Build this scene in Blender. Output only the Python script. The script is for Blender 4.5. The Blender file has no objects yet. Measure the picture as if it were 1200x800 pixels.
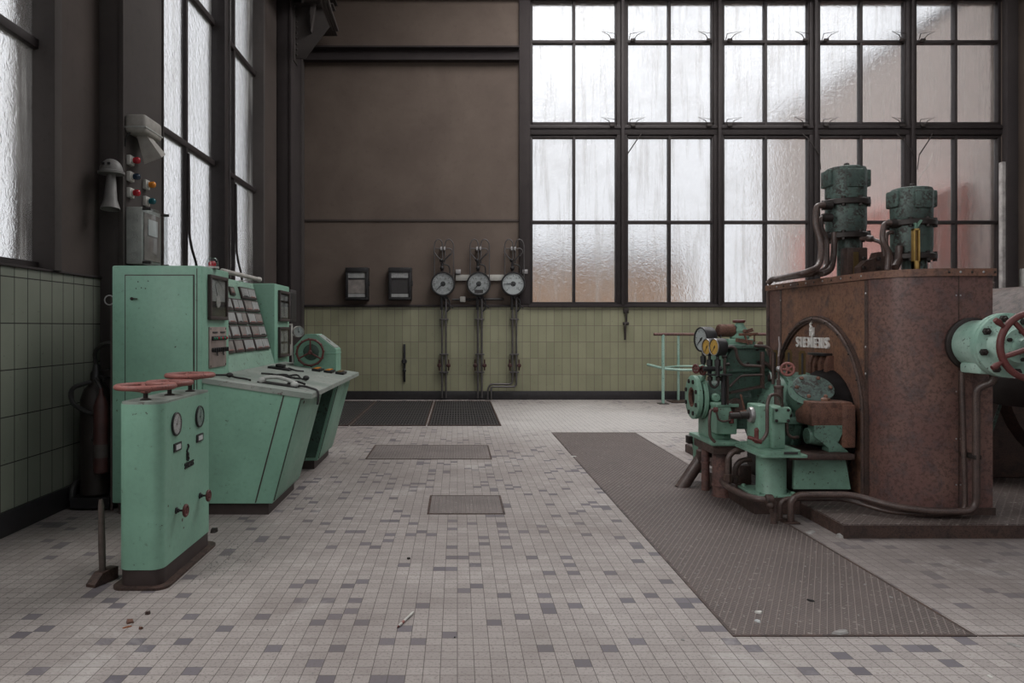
import bpy, bmesh, math, random
from mathutils import Vector, Matrix
random.seed(7)
PI = math.pi
SC = bpy.context.scene
COL = SC.collection
V = Vector

# ------------------------------------------------------------------ camera
CAM_H, FPX = 1.4, 855.0
VPX, VPY = 536.0, 383.0
cam_d = bpy.data.cameras.new('camera')
cam = bpy.data.objects.new('camera', cam_d)
COL.objects.link(cam)
cam.location = (0, 0, CAM_H)
cam.rotation_euler = (PI / 2, 0, 0)
cam_d.sensor_width = 36.0
cam_d.lens = FPX / 1200.0 * 36.0
cam_d.shift_x = (600 - VPX) / 1200.0
cam_d.shift_y = (VPY - 400) / 1200.0
cam_d.clip_start = 0.05
cam_d.clip_end = 300
SC.camera = cam


def P(px, py, Y):
    """world point at depth Y that measures as photo position (px, py)"""
    return V(((px - VPX) * Y / FPX, Y, CAM_H - (py - VPY) * Y / FPX))


# ------------------------------------------------------------------ mesh builder
class MB:
    def __init__(s):
        s.v, s.f = [], []

    def add(s, vs, fs):
        b = len(s.v)
        s.v += [V(p) for p in vs]
        s.f += [tuple(b + i for i in f) for f in fs]
        return s

    def box(s, x0, x1, y0, y1, z0, z1, bev=0.0, seg=2, mat=None):
        bm = bmesh.new()
        bmesh.ops.create_cube(bm, size=1)
        for q in bm.verts:
            q.co = V(((x0 + x1) / 2 + q.co.x * (x1 - x0), (y0 + y1) / 2 + q.co.y * (y1 - y0), (z0 + z1) / 2 + q.co.z * (z1 - z0)))
        if bev:
            bmesh.ops.bevel(bm, geom=bm.edges[:], offset=bev, segments=seg, affect='EDGES', profile=0.5)
        bm.verts.index_update()
        vs = [q.co.copy() for q in bm.verts]
        if mat is not None:
            vs = [mat @ p for p in vs]
        s.add(vs, [[q.index for q in f.verts] for f in bm.faces])
        bm.free()
        return s

    def obox(s, c, u, v, w, su, sv, sw, bev=0.0):
        """box centred at c with unit axes u, v, w and full sizes"""
        m = Matrix((u, v, w)).transposed().to_4x4()
        m.translation = V(c)
        return s.box(-su / 2, su / 2, -sv / 2, sv / 2, -sw / 2, sw / 2, bev, 2, m)

    def bar(s, p, q, a, b, up=(0, 0, 1), bev=0.0):
        p, q = V(p), V(q)
        w = (q - p).normalized()
        up = V(up)
        if abs(w.dot(up)) > .98:
            up = V((1, 0, 0))
        u = up.cross(w).normalized()
        v = w.cross(u)
        return s.obox((p + q) / 2, u, v, w, a, b, (q - p).length, bev)

    def ring(s, c, axis, prof, n=24, caps=(True, True), ph=0.0):
        """lathe: prof is [(t along axis, radius)]"""
        ax = V(axis).normalized()
        r = V((0, 0, 1)) if abs(ax.z) < .9 else V((1, 0, 0))
        u = ax.cross(r).normalized()
        v = ax.cross(u)
        vs, fs = [], []
        for t, rad in prof:
            for i in range(n):
                a = 2 * PI * i / n + ph
                vs.append(V(c) + ax * t + (u * math.cos(a) + v * math.sin(a)) * max(rad, 1e-5))
        for k in range(len(prof) - 1):
            for i in range(n):
                j = (i + 1) % n
                fs.append((k * n + i, k * n + j, (k + 1) * n + j, (k + 1) * n + i))
        if caps[0]:
            fs.append(tuple(reversed(range(n))))
        if caps[1]:
            fs.append(tuple((len(prof) - 1) * n + i for i in range(n)))
        return s.add(vs, fs)

    def cyl(s, p, q, r0, r1=None, n=20):
        p, q = V(p), V(q)
        return s.ring(p, q - p, [(0, r0), ((q - p).length, r0 if r1 is None else r1)], n)

    def rod(s, p, q, r, bev, n=20):
        p, q = V(p), V(q)
        L = (q - p).length
        return s.ring(p, q - p, [(0, r - bev), (bev, r), (L - bev, r), (L, r - bev)], n)

    def torus(s, c, axis, R, r, n=36, m=10):
        ax = V(axis).normalized()
        ref = V((0, 0, 1)) if abs(ax.z) < .9 else V((1, 0, 0))
        u = ax.cross(ref).normalized()
        v = ax.cross(u)
        vs, fs = [], []
        for i in range(n):
            a = 2 * PI * i / n
            d = u * math.cos(a) + v * math.sin(a)
            for j in range(m):
                b = 2 * PI * j / m
                vs.append(V(c) + d * (R + r * math.cos(b)) + ax * (r * math.sin(b)))
        for i in range(n):
            for j in range(m):
                fs.append((i * m + j, i * m + (j + 1) % m, ((i + 1) % n) * m + (j + 1) % m, ((i + 1) % n) * m + j))
        return s.add(vs, fs)

    def tube(s, pts, r, n=10, bend=None, seg=5):
        pts = [V(p) for p in pts]
        if bend:
            out = [pts[0]]
            for i in range(1, len(pts) - 1):
                a, b, c = pts[i - 1], pts[i], pts[i + 1]
                d = min(bend, (a - b).length * .49, (c - b).length * .49)
                p0, p1 = b + (a - b).normalized() * d, b + (c - b).normalized() * d
                for k in range(seg + 1):
                    t = k / seg
                    out.append(p0 * (1 - t) ** 2 + b * 2 * t * (1 - t) + p1 * t * t)
            out.append(pts[-1])
            pts = out
        vs, fs = [], []
        prev = None
        for i, p in enumerate(pts):
            if i == 0:
                d = pts[1] - pts[0]
            elif i == len(pts) - 1:
                d = pts[-1] - pts[-2]
            else:
                d = (pts[i + 1] - p).normalized() + (p - pts[i - 1]).normalized()
            d = d.normalized() if d.length > 1e-9 else V((0, 0, 1))
            if prev is None:
                ref = V((0, 0, 1)) if abs(d.z) < .9 else V((1, 0, 0))
                u = d.cross(ref).normalized()
            else:
                u = (prev - d * prev.dot(d)).normalized()
            prev = u
            w = d.cross(u)
            rr = r[i] if isinstance(r, (list, tuple)) else r
            for k in range(n):
                a = 2 * PI * k / n
                vs.append(p + (u * math.cos(a) + w * math.sin(a)) * rr)
        for i in range(len(pts) - 1):
            for k in range(n):
                j = (k + 1) % n
                fs.append((i * n + k, i * n + j, (i + 1) * n + j, (i + 1) * n + k))
        fs.append(tuple(reversed(range(n))))
        fs.append(tuple((len(pts) - 1) * n + k for k in range(n)))
        return s.add(vs, fs)

    def prism(s, poly, axis, a0, a1):
        """2D polygon extruded along an axis: x -> (y,z), y -> (x,z), z -> (x,y)"""
        def pt(p, a):
            return V((a, p[0], p[1])) if axis == 'x' else V((p[0], a, p[1])) if axis == 'y' else V((p[0], p[1], a))
        n = len(poly)
        vs = [pt(p, a0) for p in poly] + [pt(p, a1) for p in poly]
        fs = [tuple(reversed(range(n))), tuple(range(n, 2 * n))]
        fs += [(i, (i + 1) % n, n + (i + 1) % n, n + i) for i in range(n)]
        return s.add(vs, fs)

    def ball(s, c, r, sc=(1, 1, 1), n=16, m=10, half=False):
        vs, fs = [], []
        top = m
        for i in range(m + 1):
            th = (PI / 2 if half else PI) * i / m
            for k in range(n):
                a = 2 * PI * k / n
                rr = max(math.sin(th), 1e-4)
                vs.append(V(c) + V((rr * math.cos(a) * r * sc[0], rr * math.sin(a) * r * sc[1], math.cos(th) * r * sc[2])))
        for i in range(m):
            for k in range(n):
                j = (k + 1) % n
                fs.append((i * n + k, (i + 1) * n + k, (i + 1) * n + j, i * n + j))
        fs.append(tuple(range(n)))
        fs.append(tuple(reversed([top * n + k for k in range(n)])))
        return s.add(vs, fs)

    def build(s, name, mat, parent=None, origin=None, ang=38, flat=False):
        me = bpy.data.meshes.new(name)
        o = bpy.data.objects.new(name, me)
        off = V((0, 0, 0))
        if parent is not None:
            off = V(parent['_o'])
        elif origin is not None:
            off = V(origin)
        me.from_pydata([tuple(p - off) for p in s.v], [], s.f)
        bm = bmesh.new()
        bm.from_mesh(me)
        bmesh.ops.recalc_face_normals(bm, faces=bm.faces[:])
        bm.to_mesh(me)
        bm.free()
        me.materials.append(mat)
        if not flat:
            me.shade_smooth()
            me.set_sharp_from_angle(angle=math.radians(ang))
        COL.objects.link(o)
        if parent is not None:
            o.parent = parent
        else:
            o.location = off
        o['_o'] = tuple(off)
        return o


def tag(o, label=None, cat=None, group=None, kind=None):
    if label:
        o['label'] = label
    if cat:
        o['category'] = cat
    if group:
        o['group'] = group
    if kind:
        o['kind'] = kind
    return o


def thing(name, loc, label, cat, group=None):
    o = bpy.data.objects.new(name, None)
    o.empty_display_size = .1
    o.location = loc
    o['_o'] = tuple(loc)
    COL.objects.link(o)
    return tag(o, label, cat, group)


def struct_root(name, loc=(0, 0, 0), label=None):
    o = bpy.data.objects.new(name, None)
    o.location = loc
    o['_o'] = tuple(loc)
    COL.objects.link(o)
    return tag(o, label, None, None, 'structure')


def text_part(txt, size, center, u, v, mat, parent, name, depth=.004, sx=1.0, fat=0.0, spacing=1.0):
    """raised lettering: u = reading direction, v = up"""
    cu = bpy.data.curves.new('lettering', 'FONT')
    cu.body = txt
    cu.size = 1.0
    cu.align_x = 'CENTER'
    cu.align_y = 'CENTER'
    cu.extrude = .5
    cu.offset = fat
    cu.space_character = spacing
    cu.resolution_u = 3
    t = bpy.data.objects.new('lettering', cu)
    COL.objects.link(t)
    bpy.context.view_layer.update()
    me = bpy.data.meshes.new_from_object(t.evaluated_get(bpy.context.evaluated_depsgraph_get()))
    bpy.data.objects.remove(t)
    bpy.data.curves.remove(cu)
    u, v = V(u).normalized(), V(v).normalized()
    n = u.cross(v)
    mb = MB()
    mb.v = [V(center) + u * (p.co.x * size * sx) + v * (p.co.y * size) + n * (p.co.z * depth) for p in me.vertices]
    mb.f = [tuple(p.vertices) for p in me.polygons]
    bpy.data.meshes.remove(me)
    return mb.build(name, mat, parent, flat=True)


GLYPH = {
    'S': [[(.44, .80), (.34, .93), (.22, .93), (.09, .84), (.09, .68), (.17, .57), (.35, .46), (.44, .34), (.44, .20), (.33, .07), (.19, .07), (.05, .20)]],
    'I': [[(.10, 0), (.10, 1)]],
    'E': [[(.09, 0), (.09, 1)], [(.09, .925), (.44, .925)], [(.09, .51), (.40, .51)], [(.09, .075), (.44, .075)]],
    'M': [[(.09, 0), (.09, 1)], [(.66, 0), (.66, 1)], [(.09, .95), (.375, .25)], [(.66, .95), (.375, .25)]],
    'N': [[(.09, 0), (.09, 1)], [(.52, 0), (.52, 1)], [(.09, .95), (.52, .05)]],
}
GLYPH_W = {'S': .50, 'I': .20, 'E': .48, 'M': .75, 'N': .61}


def letters(txt, h, center, u, v, mat, parent, name, depth, stroke=.16, gap=.12, sx=1.0):
    """raised block capitals made of bars: u = reading direction, v = up"""
    u, v = V(u).normalized(), V(v).normalized()
    n = u.cross(v)
    tot = sum(GLYPH_W[c] for c in txt) + gap * (len(txt) - 1)
    x = -tot / 2
    mb = MB()
    k = 0
    for c in txt:
        for line in GLYPH[c]:
            for a, b in zip(line[:-1], line[1:]):
                p = V(center) + u * ((x + a[0]) * h * sx) + v * ((a[1] - .5) * h)
                q = V(center) + u * ((x + b[0]) * h * sx) + v * ((b[1] - .5) * h)
                d = (q - p).normalized()
                ex = stroke * h * .22 if c == 'S' else 0
                k += 1
                mb.obox((p + q) / 2 + n * (depth * .5 - .0001 * (k % 5)), d, n.cross(d), n, (q - p).length + ex * 2, stroke * h, depth)
        x += GLYPH_W[c] + gap
    return mb.build(name, mat, parent, flat=True)


# ------------------------------------------------------------------ materials
def new_mat(name):
    m = bpy.data.materials.new(name)
    m.use_nodes = True
    nt = m.node_tree
    nt.nodes.clear()
    out = nt.nodes.new('ShaderNodeOutputMaterial')
    return m, nt, out


def N(nt, typ, **kw):
    n = nt.nodes.new(typ)
    for k, val in kw.items():
        if k.startswith('i_'):
            n.inputs[k[2:].replace('_', ' ')].default_value = val
        else:
            setattr(n, k, val)
    return n


def L(nt, a, b):
    nt.links.new(a, b)


def math_n(nt, op, a, b=None, c=None, clamp=False):
    n = nt.nodes.new('ShaderNodeMath')
    n.operation = op
    n.use_clamp = clamp
    for i, x in enumerate((a, b, c)):
        if x is None:
            continue
        if isinstance(x, (int, float)):
            n.inputs[i].default_value = x
        else:
            nt.links.new(x, n.inputs[i])
    return n.outputs[0]


def mixc(nt, fac, a, b, blend='MIX'):
    n = nt.nodes.new('ShaderNodeMix')
    n.data_type = 'RGBA'
    n.blend_type = blend
    for sock, x in ((n.inputs[0], fac), (n.inputs[6], a), (n.inputs[7], b)):
        if isinstance(x, (int, float)):
            sock.default_value = x
        elif isinstance(x, (tuple, list)):
            sock.default_value = (*x[:3], 1)
        else:
            nt.links.new(x, sock)
    return n.outputs[2]


def noise(nt, vec, scale, detail=4, rough=.55, dist=0.0):
    n = N(nt, 'ShaderNodeTexNoise')
    n.inputs['Scale'].default_value = scale
    n.inputs['Detail'].default_value = detail
    n.inputs['Roughness'].default_value = rough
    n.inputs['Distortion'].default_value = dist
    L(nt, vec, n.inputs['Vector'])
    return n.outputs[0]


def ramp(nt, fac, a, b, va=0.0, vb=1.0):
    n = N(nt, 'ShaderNodeMapRange')
    n.clamp = True
    L(nt, fac, n.inputs[0])
    for i, x in enumerate((a, b, va, vb)):
        n.inputs[i + 1].default_value = x
    return n.outputs[0]


def objco(nt):
    return N(nt, 'ShaderNodeTexCoord').outputs['Object']


def principled(nt, out, col, rough=.5, metal=0.0, spec=.5, bump=None, bstr=.2, bdist=.01):
    b = N(nt, 'ShaderNodeBsdfPrincipled')
    for sock, x in ((b.inputs['Base Color'], col), (b.inputs['Roughness'], rough), (b.inputs['Metallic'], metal)):
        if isinstance(x, (int, float)):
            sock.default_value = x
        elif isinstance(x, (tuple, list)):
            sock.default_value = (*x[:3], 1)
        else:
            L(nt, x, sock)
    b.inputs['Specular IOR Level'].default_value = spec
    if bump is not None:
        bn = N(nt, 'ShaderNodeBump')
        bn.inputs['Strength'].default_value = bstr
        bn.inputs['Distance'].default_value = bdist
        L(nt, bump, bn.inputs['Height'])
        L(nt, bn.outputs[0], b.inputs['Normal'])
    L(nt, b.outputs[0], out.inputs[0])
    return b


def paint(name, col, chip=(.035, .02, .018), amount=.3, rough=.45, scale=1.0, blotch=.25, light=None, spec=.4):
    """enamel paint with soft fading, grime blotches and chips down to rusty metal"""
    m, nt, out = new_mat(name)
    co = objco(nt)
    big = noise(nt, co, 2.3 * scale, 5, .6)
    fine = noise(nt, co, 34 * scale, 3, .6)
    med = noise(nt, co, 9 * scale, 6, .7, .4)
    dk = tuple(c * (1 - blotch) for c in col)
    lt = light or tuple(min(1, c * (1 + blotch * .6)) for c in col)
    c = mixc(nt, ramp(nt, big, .3, .7), dk, lt)
    c = mixc(nt, ramp(nt, fine, .45, .8, 0, .25), c, tuple(x * .55 for x in col))
    th = .78 - .32 * amount
    chips = math_n(nt, 'MULTIPLY', ramp(nt, fine, th - .06, th), ramp(nt, med, .52 - .1 * amount, .60))
    c = mixc(nt, chips, c, chip)
    r = ramp(nt, med, .3, .7, rough * .85, min(1, rough * 1.25))
    principled(nt, out, c, r, 0, spec, fine, .06, .004)
    return m


def rust(name, a, b, d, rough=.6, scale=1.0, spec=.35, metal=0.0):
    """rusted, once painted sheet: three tones in blotches and speckles"""
    m, nt, out = new_mat(name)
    co = objco(nt)
    big = noise(nt, co, 1.6 * scale, 6, .62, .5)
    med = noise(nt, co, 7 * scale, 7, .7, .3)
    fine = noise(nt, co, 45 * scale, 4, .65)
    c = mixc(nt, ramp(nt, big, .42, .6), a, b)
    c = mixc(nt, ramp(nt, med, .5, .64, 0, .8), c, d)
    c = mixc(nt, ramp(nt, fine, .48, .62, 0, .7), c, tuple(x * .45 for x in a))
    r = ramp(nt, med, .3, .7, rough * .75, min(1, rough * 1.3))
    principled(nt, out, c, r, metal, spec, fine, .15, .004)
    return m


def plain(name, col, rough=.5, metal=0.0, spec=.4, var=.18, scale=12):
    m, nt, out = new_mat(name)
    co = objco(nt)
    n1 = noise(nt, co, scale, 5, .6)
    c = mixc(nt, ramp(nt, n1, .3, .7), tuple(x * (1 - var) for x in col), tuple(min(1, x * (1 + var)) for x in col))
    principled(nt, out, c, rough, metal, spec)
    return m


def glassy(name, col=(.9, .92, .92), rough=.05, alpha=.75):
    """thin clear cover: mostly see-through with a glossy skin"""
    m, nt, out = new_mat(name)
    t = N(nt, 'ShaderNodeBsdfTransparent')
    t.inputs[0].default_value = (*col, 1)
    g = N(nt, 'ShaderNodeBsdfGlossy')
    g.inputs['Roughness'].default_value = rough
    fr = N(nt, 'ShaderNodeLayerWeight')
    fr.inputs[0].default_value = .5
    mx = N(nt, 'ShaderNodeMixShader')
    fac = math_n(nt, 'POWER', fr.outputs['Facing'], 3.0)
    L(nt, math_n(nt, 'MULTIPLY_ADD', fac, .5, .06 * (1 - alpha) + .012, True), mx.inputs[0])
    L(nt, t.outputs[0], mx.inputs[1])
    L(nt, g.outputs[0], mx.inputs[2])
    L(nt, mx.outputs[0], out.inputs[0])
    return m


def tile_wall(name, ua, tw, th, u0, v0, c1, c2, grout):
    """glazed wall tiles in a straight grid; ua picks the horizontal axis (0 = x, 1 = y)"""
    m, nt, out = new_mat(name)
    co = objco(nt)
    sp = N(nt, 'ShaderNodeSeparateXYZ')
    L(nt, co, sp.inputs[0])
    u = math_n(nt, 'SUBTRACT', sp.outputs[ua], u0)
    v = math_n(nt, 'SUBTRACT', sp.outputs[2], v0)
    cb = N(nt, 'ShaderNodeCombineXYZ')
    L(nt, u, cb.inputs[0])
    L(nt, v, cb.inputs[1])
    br = N(nt, 'ShaderNodeTexBrick', offset=0.0, squash=1.0)
    br.inputs['Scale'].default_value = 1
    br.inputs['Brick Width'].default_value = tw
    br.inputs['Row Height'].default_value = th
    br.inputs['Mortar Size'].default_value = .0045
    br.inputs['Mortar Smooth'].default_value = .3
    L(nt, cb.outputs[0], br.inputs['Vector'])
    fl = N(nt, 'ShaderNodeCombineXYZ')
    L(nt, math_n(nt, 'FLOOR', math_n(nt, 'DIVIDE', u, tw)), fl.inputs[0])
    L(nt, math_n(nt, 'FLOOR', math_n(nt, 'DIVIDE', v, th)), fl.inputs[1])
    wn = N(nt, 'ShaderNodeTexWhiteNoise', noise_dimensions='2D')
    L(nt, fl.outputs[0], wn.inputs[0])
    c = mixc(nt, wn.outputs[0], c1, c2)
    c = mixc(nt, ramp(nt, noise(nt, co, 1.3, 5, .6), .35, .75, 0, .4), c, tuple(x * .6 for x in c1))
    c = mixc(nt, ramp(nt, noise(nt, co, 28, 4, .6), .66, .74, 0, .5), c, (.05, .045, .04))
    c = mixc(nt, br.outputs['Fac'], c, grout)
    h = math_n(nt, 'SUBTRACT', 1.0, br.outputs['Fac'])
    principled(nt, out, c, mixc(nt, br.outputs['Fac'], (.38,) * 3, (.9,) * 3), 0, .4, h, .5, .004)
    return m


def floor_tiles(name, s, x0, y0):
    m, nt, out = new_mat(name)
    co = objco(nt)
    sp = N(nt, 'ShaderNodeSeparateXYZ')
    L(nt, co, sp.inputs[0])
    u = math_n(nt, 'SUBTRACT', sp.outputs[0], x0)
    v = math_n(nt, 'SUBTRACT', sp.outputs[1], y0)
    cb = N(nt, 'ShaderNodeCombineXYZ')
    L(nt, u, cb.inputs[0])
    L(nt, v, cb.inputs[1])
    br = N(nt, 'ShaderNodeTexBrick', offset=0.0, squash=1.0)
    br.inputs['Scale'].default_value = 1
    br.inputs['Brick Width'].default_value = s
    br.inputs['Row Height'].default_value = s
    br.inputs['Mortar Size'].default_value = .0017
    br.inputs['Mortar Smooth'].default_value = .2
    L(nt, cb.outputs[0], br.inputs['Vector'])
    fl = N(nt, 'ShaderNodeCombineXYZ')
    L(nt, math_n(nt, 'FLOOR', math_n(nt, 'DIVIDE', u, s)), fl.inputs[0])
    L(nt, math_n(nt, 'FLOOR', math_n(nt, 'DIVIDE', v, s)), fl.inputs[1])
    wn = N(nt, 'ShaderNodeTexWhiteNoise', noise_dimensions='2D')
    L(nt, fl.outputs[0], wn.inputs[0])
    wn2 = N(nt, 'ShaderNodeTexWhiteNoise', noise_dimensions='3D')
    ad = N(nt, 'ShaderNodeVectorMath', operation='ADD')
    L(nt, fl.outputs[0], ad.inputs[0])
    ad.inputs[1].default_value = (17.3, 5.1, 2.2)
    L(nt, ad.outputs[0], wn2.inputs[0])
    base = mixc(nt, wn2.outputs[0], (.31, .279, .266), (.385, .35, .333))
    dark = mixc(nt, wn2.outputs[0], (.115, .105, .122), (.165, .152, .172))
    isd = math_n(nt, 'LESS_THAN', wn.outputs[0], .075)
    c = mixc(nt, isd, base, dark)
    stain = noise(nt, co, .55, 6, .62, .3)
    c = mixc(nt, ramp(nt, stain, .40, .66, 0, .6), c, (.165, .138, .127))
    speck = noise(nt, co, 75, 4, .7)
    c = mixc(nt, ramp(nt, speck, .52, .68, 0, .75), c, (.13, .11, .105))
    # oily grime trodden around the machine
    g1 = math_n(nt, 'MULTIPLY', math_n(nt, 'SUBTRACT', sp.outputs[0], 4.1), .42)
    g2 = math_n(nt, 'MULTIPLY', math_n(nt, 'SUBTRACT', sp.outputs[1], 5.4), .40)
    gd = math_n(nt, 'SQRT', math_n(nt, 'ADD', math_n(nt, 'MULTIPLY', g1, g1), math_n(nt, 'MULTIPLY', g2, g2)))
    gd = math_n(nt, 'ADD', gd, math_n(nt, 'MULTIPLY', stain, -.8))
    c = mixc(nt, ramp(nt, gd, .1, .75, .62, 0), c, (.12, .10, .095))
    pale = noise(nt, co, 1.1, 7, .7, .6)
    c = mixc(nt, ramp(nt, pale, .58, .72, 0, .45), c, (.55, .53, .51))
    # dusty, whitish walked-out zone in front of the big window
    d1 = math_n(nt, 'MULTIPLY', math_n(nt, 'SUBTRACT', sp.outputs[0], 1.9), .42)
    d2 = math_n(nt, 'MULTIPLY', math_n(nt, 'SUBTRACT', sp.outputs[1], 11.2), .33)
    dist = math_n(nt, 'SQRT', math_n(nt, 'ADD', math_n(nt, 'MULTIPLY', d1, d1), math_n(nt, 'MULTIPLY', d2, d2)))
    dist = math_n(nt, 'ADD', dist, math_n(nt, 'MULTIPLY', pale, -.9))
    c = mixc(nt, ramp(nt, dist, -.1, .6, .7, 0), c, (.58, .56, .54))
    c = mixc(nt, math_n(nt, 'MULTIPLY', br.outputs['Fac'], .92), c, (.075, .062, .058))
    h = math_n(nt, 'SUBTRACT', 1.0, br.outputs['Fac'])
    r = ramp(nt, stain, .3, .7, .55, .75)
    principled(nt, out, c, r, 0, .3, h, .35, .003)
    return m


def tread_plate(name, col, hi, ang, pitch):
    """ribbed steel floor plate with short cross studs between the ribs"""
    m, nt, out = new_mat(name)
    co = objco(nt)
    mp = N(nt, 'ShaderNodeMapping')
    mp.inputs['Rotation'].default_value = (0, 0, ang)
    L(nt, co, mp.inputs[0])
    sp = N(nt, 'ShaderNodeSeparateXYZ')
    L(nt, mp.outputs[0], sp.inputs[0])
    x = math_n(nt, 'DIVIDE', sp.outputs[0], pitch)
    y = math_n(nt, 'DIVIDE', sp.outputs[1], pitch * .62)
    fx = math_n(nt, 'FRACT', x)
    rib = ramp(nt, math_n(nt, 'ABSOLUTE', math_n(nt, 'SUBTRACT', fx, .5)), .36, .46)
    fy = math_n(nt, 'FRACT', math_n(nt, 'ADD', y, math_n(nt, 'MULTIPLY', x, .5)))
    stud = ramp(nt, math_n(nt, 'ABSOLUTE', math_n(nt, 'SUBTRACT', fy, .5)), .26, .36)
    h = math_n(nt, 'MAXIMUM', rib, math_n(nt, 'MULTIPLY', stud, .55))
    n1 = noise(nt, co, 2.2, 6, .65)
    n2 = noise(nt, co, 30, 4, .7)
    c = mixc(nt, ramp(nt, n1, .35, .7), tuple(k * .75 for k in col), tuple(k * 1.25 for k in col))
    c = mixc(nt, math_n(nt, 'MULTIPLY', h, .85), c, hi)
    c = mixc(nt, ramp(nt, n2, .60, .68, 0, .8), c, (.36, .33, .30))
    principled(nt, out, c, .62, .15, .4, h, .9, .006)
    return m


def S(r, g, b):
    """8-bit display colour to linear"""
    def f(c):
        c /= 255
        return c / 12.92 if c <= .04045 else ((c + .055) / 1.055) ** 2.4
    return (f(r), f(g), f(b))


GREEN = (.205, .385, .29)
M_GREEN = paint('green_enamel', GREEN, amount=.2, rough=.42, blotch=.16)
M_GREEN_TOP = paint('dusty_green_enamel', (.225, .285, .245), (.10, .08, .07), amount=.4, rough=.6, blotch=.28, light=(.32, .335, .31))
M_GREEN_PANEL = paint('scuffed_green_enamel', (.24, .38, .30), (.07, .06, .05), amount=.45, rough=.5, blotch=.2)
M_MINT = paint('machine_green_paint', (.18, .315, .24), (.055, .036, .03), amount=.36, rough=.42, blotch=.3, scale=1.6)
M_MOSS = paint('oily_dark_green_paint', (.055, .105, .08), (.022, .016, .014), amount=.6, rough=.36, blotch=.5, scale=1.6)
M_VERDI = paint('weathered_green_paint', (.07, .108, .096), (.03, .024, .022), amount=.85, rough=.48, blotch=.5, scale=1.3, light=(.115, .175, .152))
M_AQUA = paint('pale_green_paint', (.27, .50, .40), (.05, .04, .035), amount=.42, rough=.38, blotch=.3, scale=1.4, light=(.42, .56, .49))
M_PLINTH = plain('dark_plinth_paint', (.045, .032, .03), .55)
M_RED = paint('worn_red_paint', (.26, .10, .085), (.05, .025, .02), amount=.5, rough=.5, blotch=.3, scale=3)
M_DARKRED = paint('dark_red_paint', (.12, .035, .032), (.03, .02, .018), amount=.4, rough=.45, blotch=.3, scale=3)
M_RUST = rust('rusted_sheet_steel', (.135, .072, .063), (.165, .095, .078), (.070, .056, .059), .4)
M_RUST2 = rust('orange_rusted_sheet_steel', (.17, .088, .062), (.22, .115, .072), (.078, .060, .058), .55)
M_RUSTDK = rust('dark_rusted_steel', (.062, .040, .034), (.085, .05, .04), (.032, .026, .024), .5, 2)
M_RUSTBR = rust('bright_rust', (.13, .066, .048), (.17, .08, .053), (.06, .034, .027), .75, 3)
M_PIPE = rust('brown_pipe_paint', (.072, .046, .04), (.10, .066, .056), (.042, .03, .028), .38, 3, .5)
M_BLACK = plain('black_metal', (.016, .015, .016), .45)
M_DARK = plain('dark_grey_metal', (.035, .032, .032), .5)
M_IRON = plain('grimy_iron', (.03, .024, .022), .5, .3)
M_STEEL = plain('worn_steel', (.34, .33, .33), .4, .7)
M_BRASS = plain('brass', (.55, .36, .12), .35, .8)
M_OLDBRASS = plain('tarnished_brass', (.17, .115, .05), .45, .6)
M_WHITE = plain('off_white_plastic', (.48, .47, .44), .45)
M_DIAL = plain('white_dial_card', (.46, .48, .48), .5, var=.06)
M_DIALDIRTY = plain('stained_dial_card', (.29, .295, .295), .55, var=.35, scale=18)
M_YELLOW = plain('yellow_dial_card', (.62, .36, .07), .5)
M_GREYPL = plain('grey_plastic', (.36, .37, .35), .45)
M_LIGHTGREY = plain('light_grey_enamel', (.36, .35, .325), .5, var=.25, scale=6)
M_PINKPANEL = plain('pinkish_grey_panel', (.26, .21, .19), .55, var=.2, scale=9)
M_PAPER = plain('grey_paper', (.27, .275, .27), .7, var=.22, scale=8)
M_PAPER2 = plain('stained_paper', (.20, .18, .168), .7, var=.3, scale=8)
M_REDLENS = plain('red_lens', (.36, .02, .03), .15)
M_GREENLENS = plain('green_lens', (.03, .16, .09), .15)
M_ORANGELENS = plain('orange_lens', (.62, .22, .03), .15)
M_BLUELENS = plain('dark_blue_lens', (.018, .035, .06), .12)
M_TEALLENS = plain('teal_lens', (.01, .10, .12), .12)
M_CLEAR = glassy('clear_cover', (.86, .88, .88), .06, .7)
M_DIALGLASS = glassy('dial_glass', (.96, .97, .97), .03, .9)
M_WOOD = plain('old_wood', (.075, .058, .05), .7, var=.3, scale=20)
M_STEELDK = plain('dull_steel_pipe', (.105, .098, .098), .42, .5)
M_GRATE = plain('grating_steel', (.085, .08, .082), .5, .3)
M_WEATHER = plain('weathered_wood', (.33, .31, .30), .8, var=.45, scale=9)
M_STONE = plain('grey_stone', (.27, .26, .25), .85, var=.3)
M_ORANGERUST = plain('orange_rust', (.30, .12, .06), .8, var=.3)
M_DULLRED = plain('dull_red_enamel', (.045, .016, .014), .5, var=.3)
M_DIMGREY = plain('dull_grey_enamel', (.17, .165, .158), .5)
M_HORN = plain('beige_enamel', (.30, .285, .26), .5)
M_DARKPAPER = plain('dimmed_label', (.06, .052, .048), .7, var=.3)  # label colour darkened to imitate the dim corner by the wall
M_SOOT = plain('sooty_casting', (.013, .011, .011), .9, 0, .1, .3)
M_DIMGREEN = paint('oily_green_paint', (.115, .205, .16), (.035, .026, .022), amount=.6, rough=.38, blotch=.45, scale=1.6)
M_CABLE = plain('black_rubber', (.018, .017, .017), .55)

# wall plaster, brown and sooty
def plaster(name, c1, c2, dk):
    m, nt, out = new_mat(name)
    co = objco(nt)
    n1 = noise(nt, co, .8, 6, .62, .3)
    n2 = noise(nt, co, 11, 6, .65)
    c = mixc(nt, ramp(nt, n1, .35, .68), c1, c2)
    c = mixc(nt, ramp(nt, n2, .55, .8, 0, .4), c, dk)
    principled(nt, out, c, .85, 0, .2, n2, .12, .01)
    return m


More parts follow.
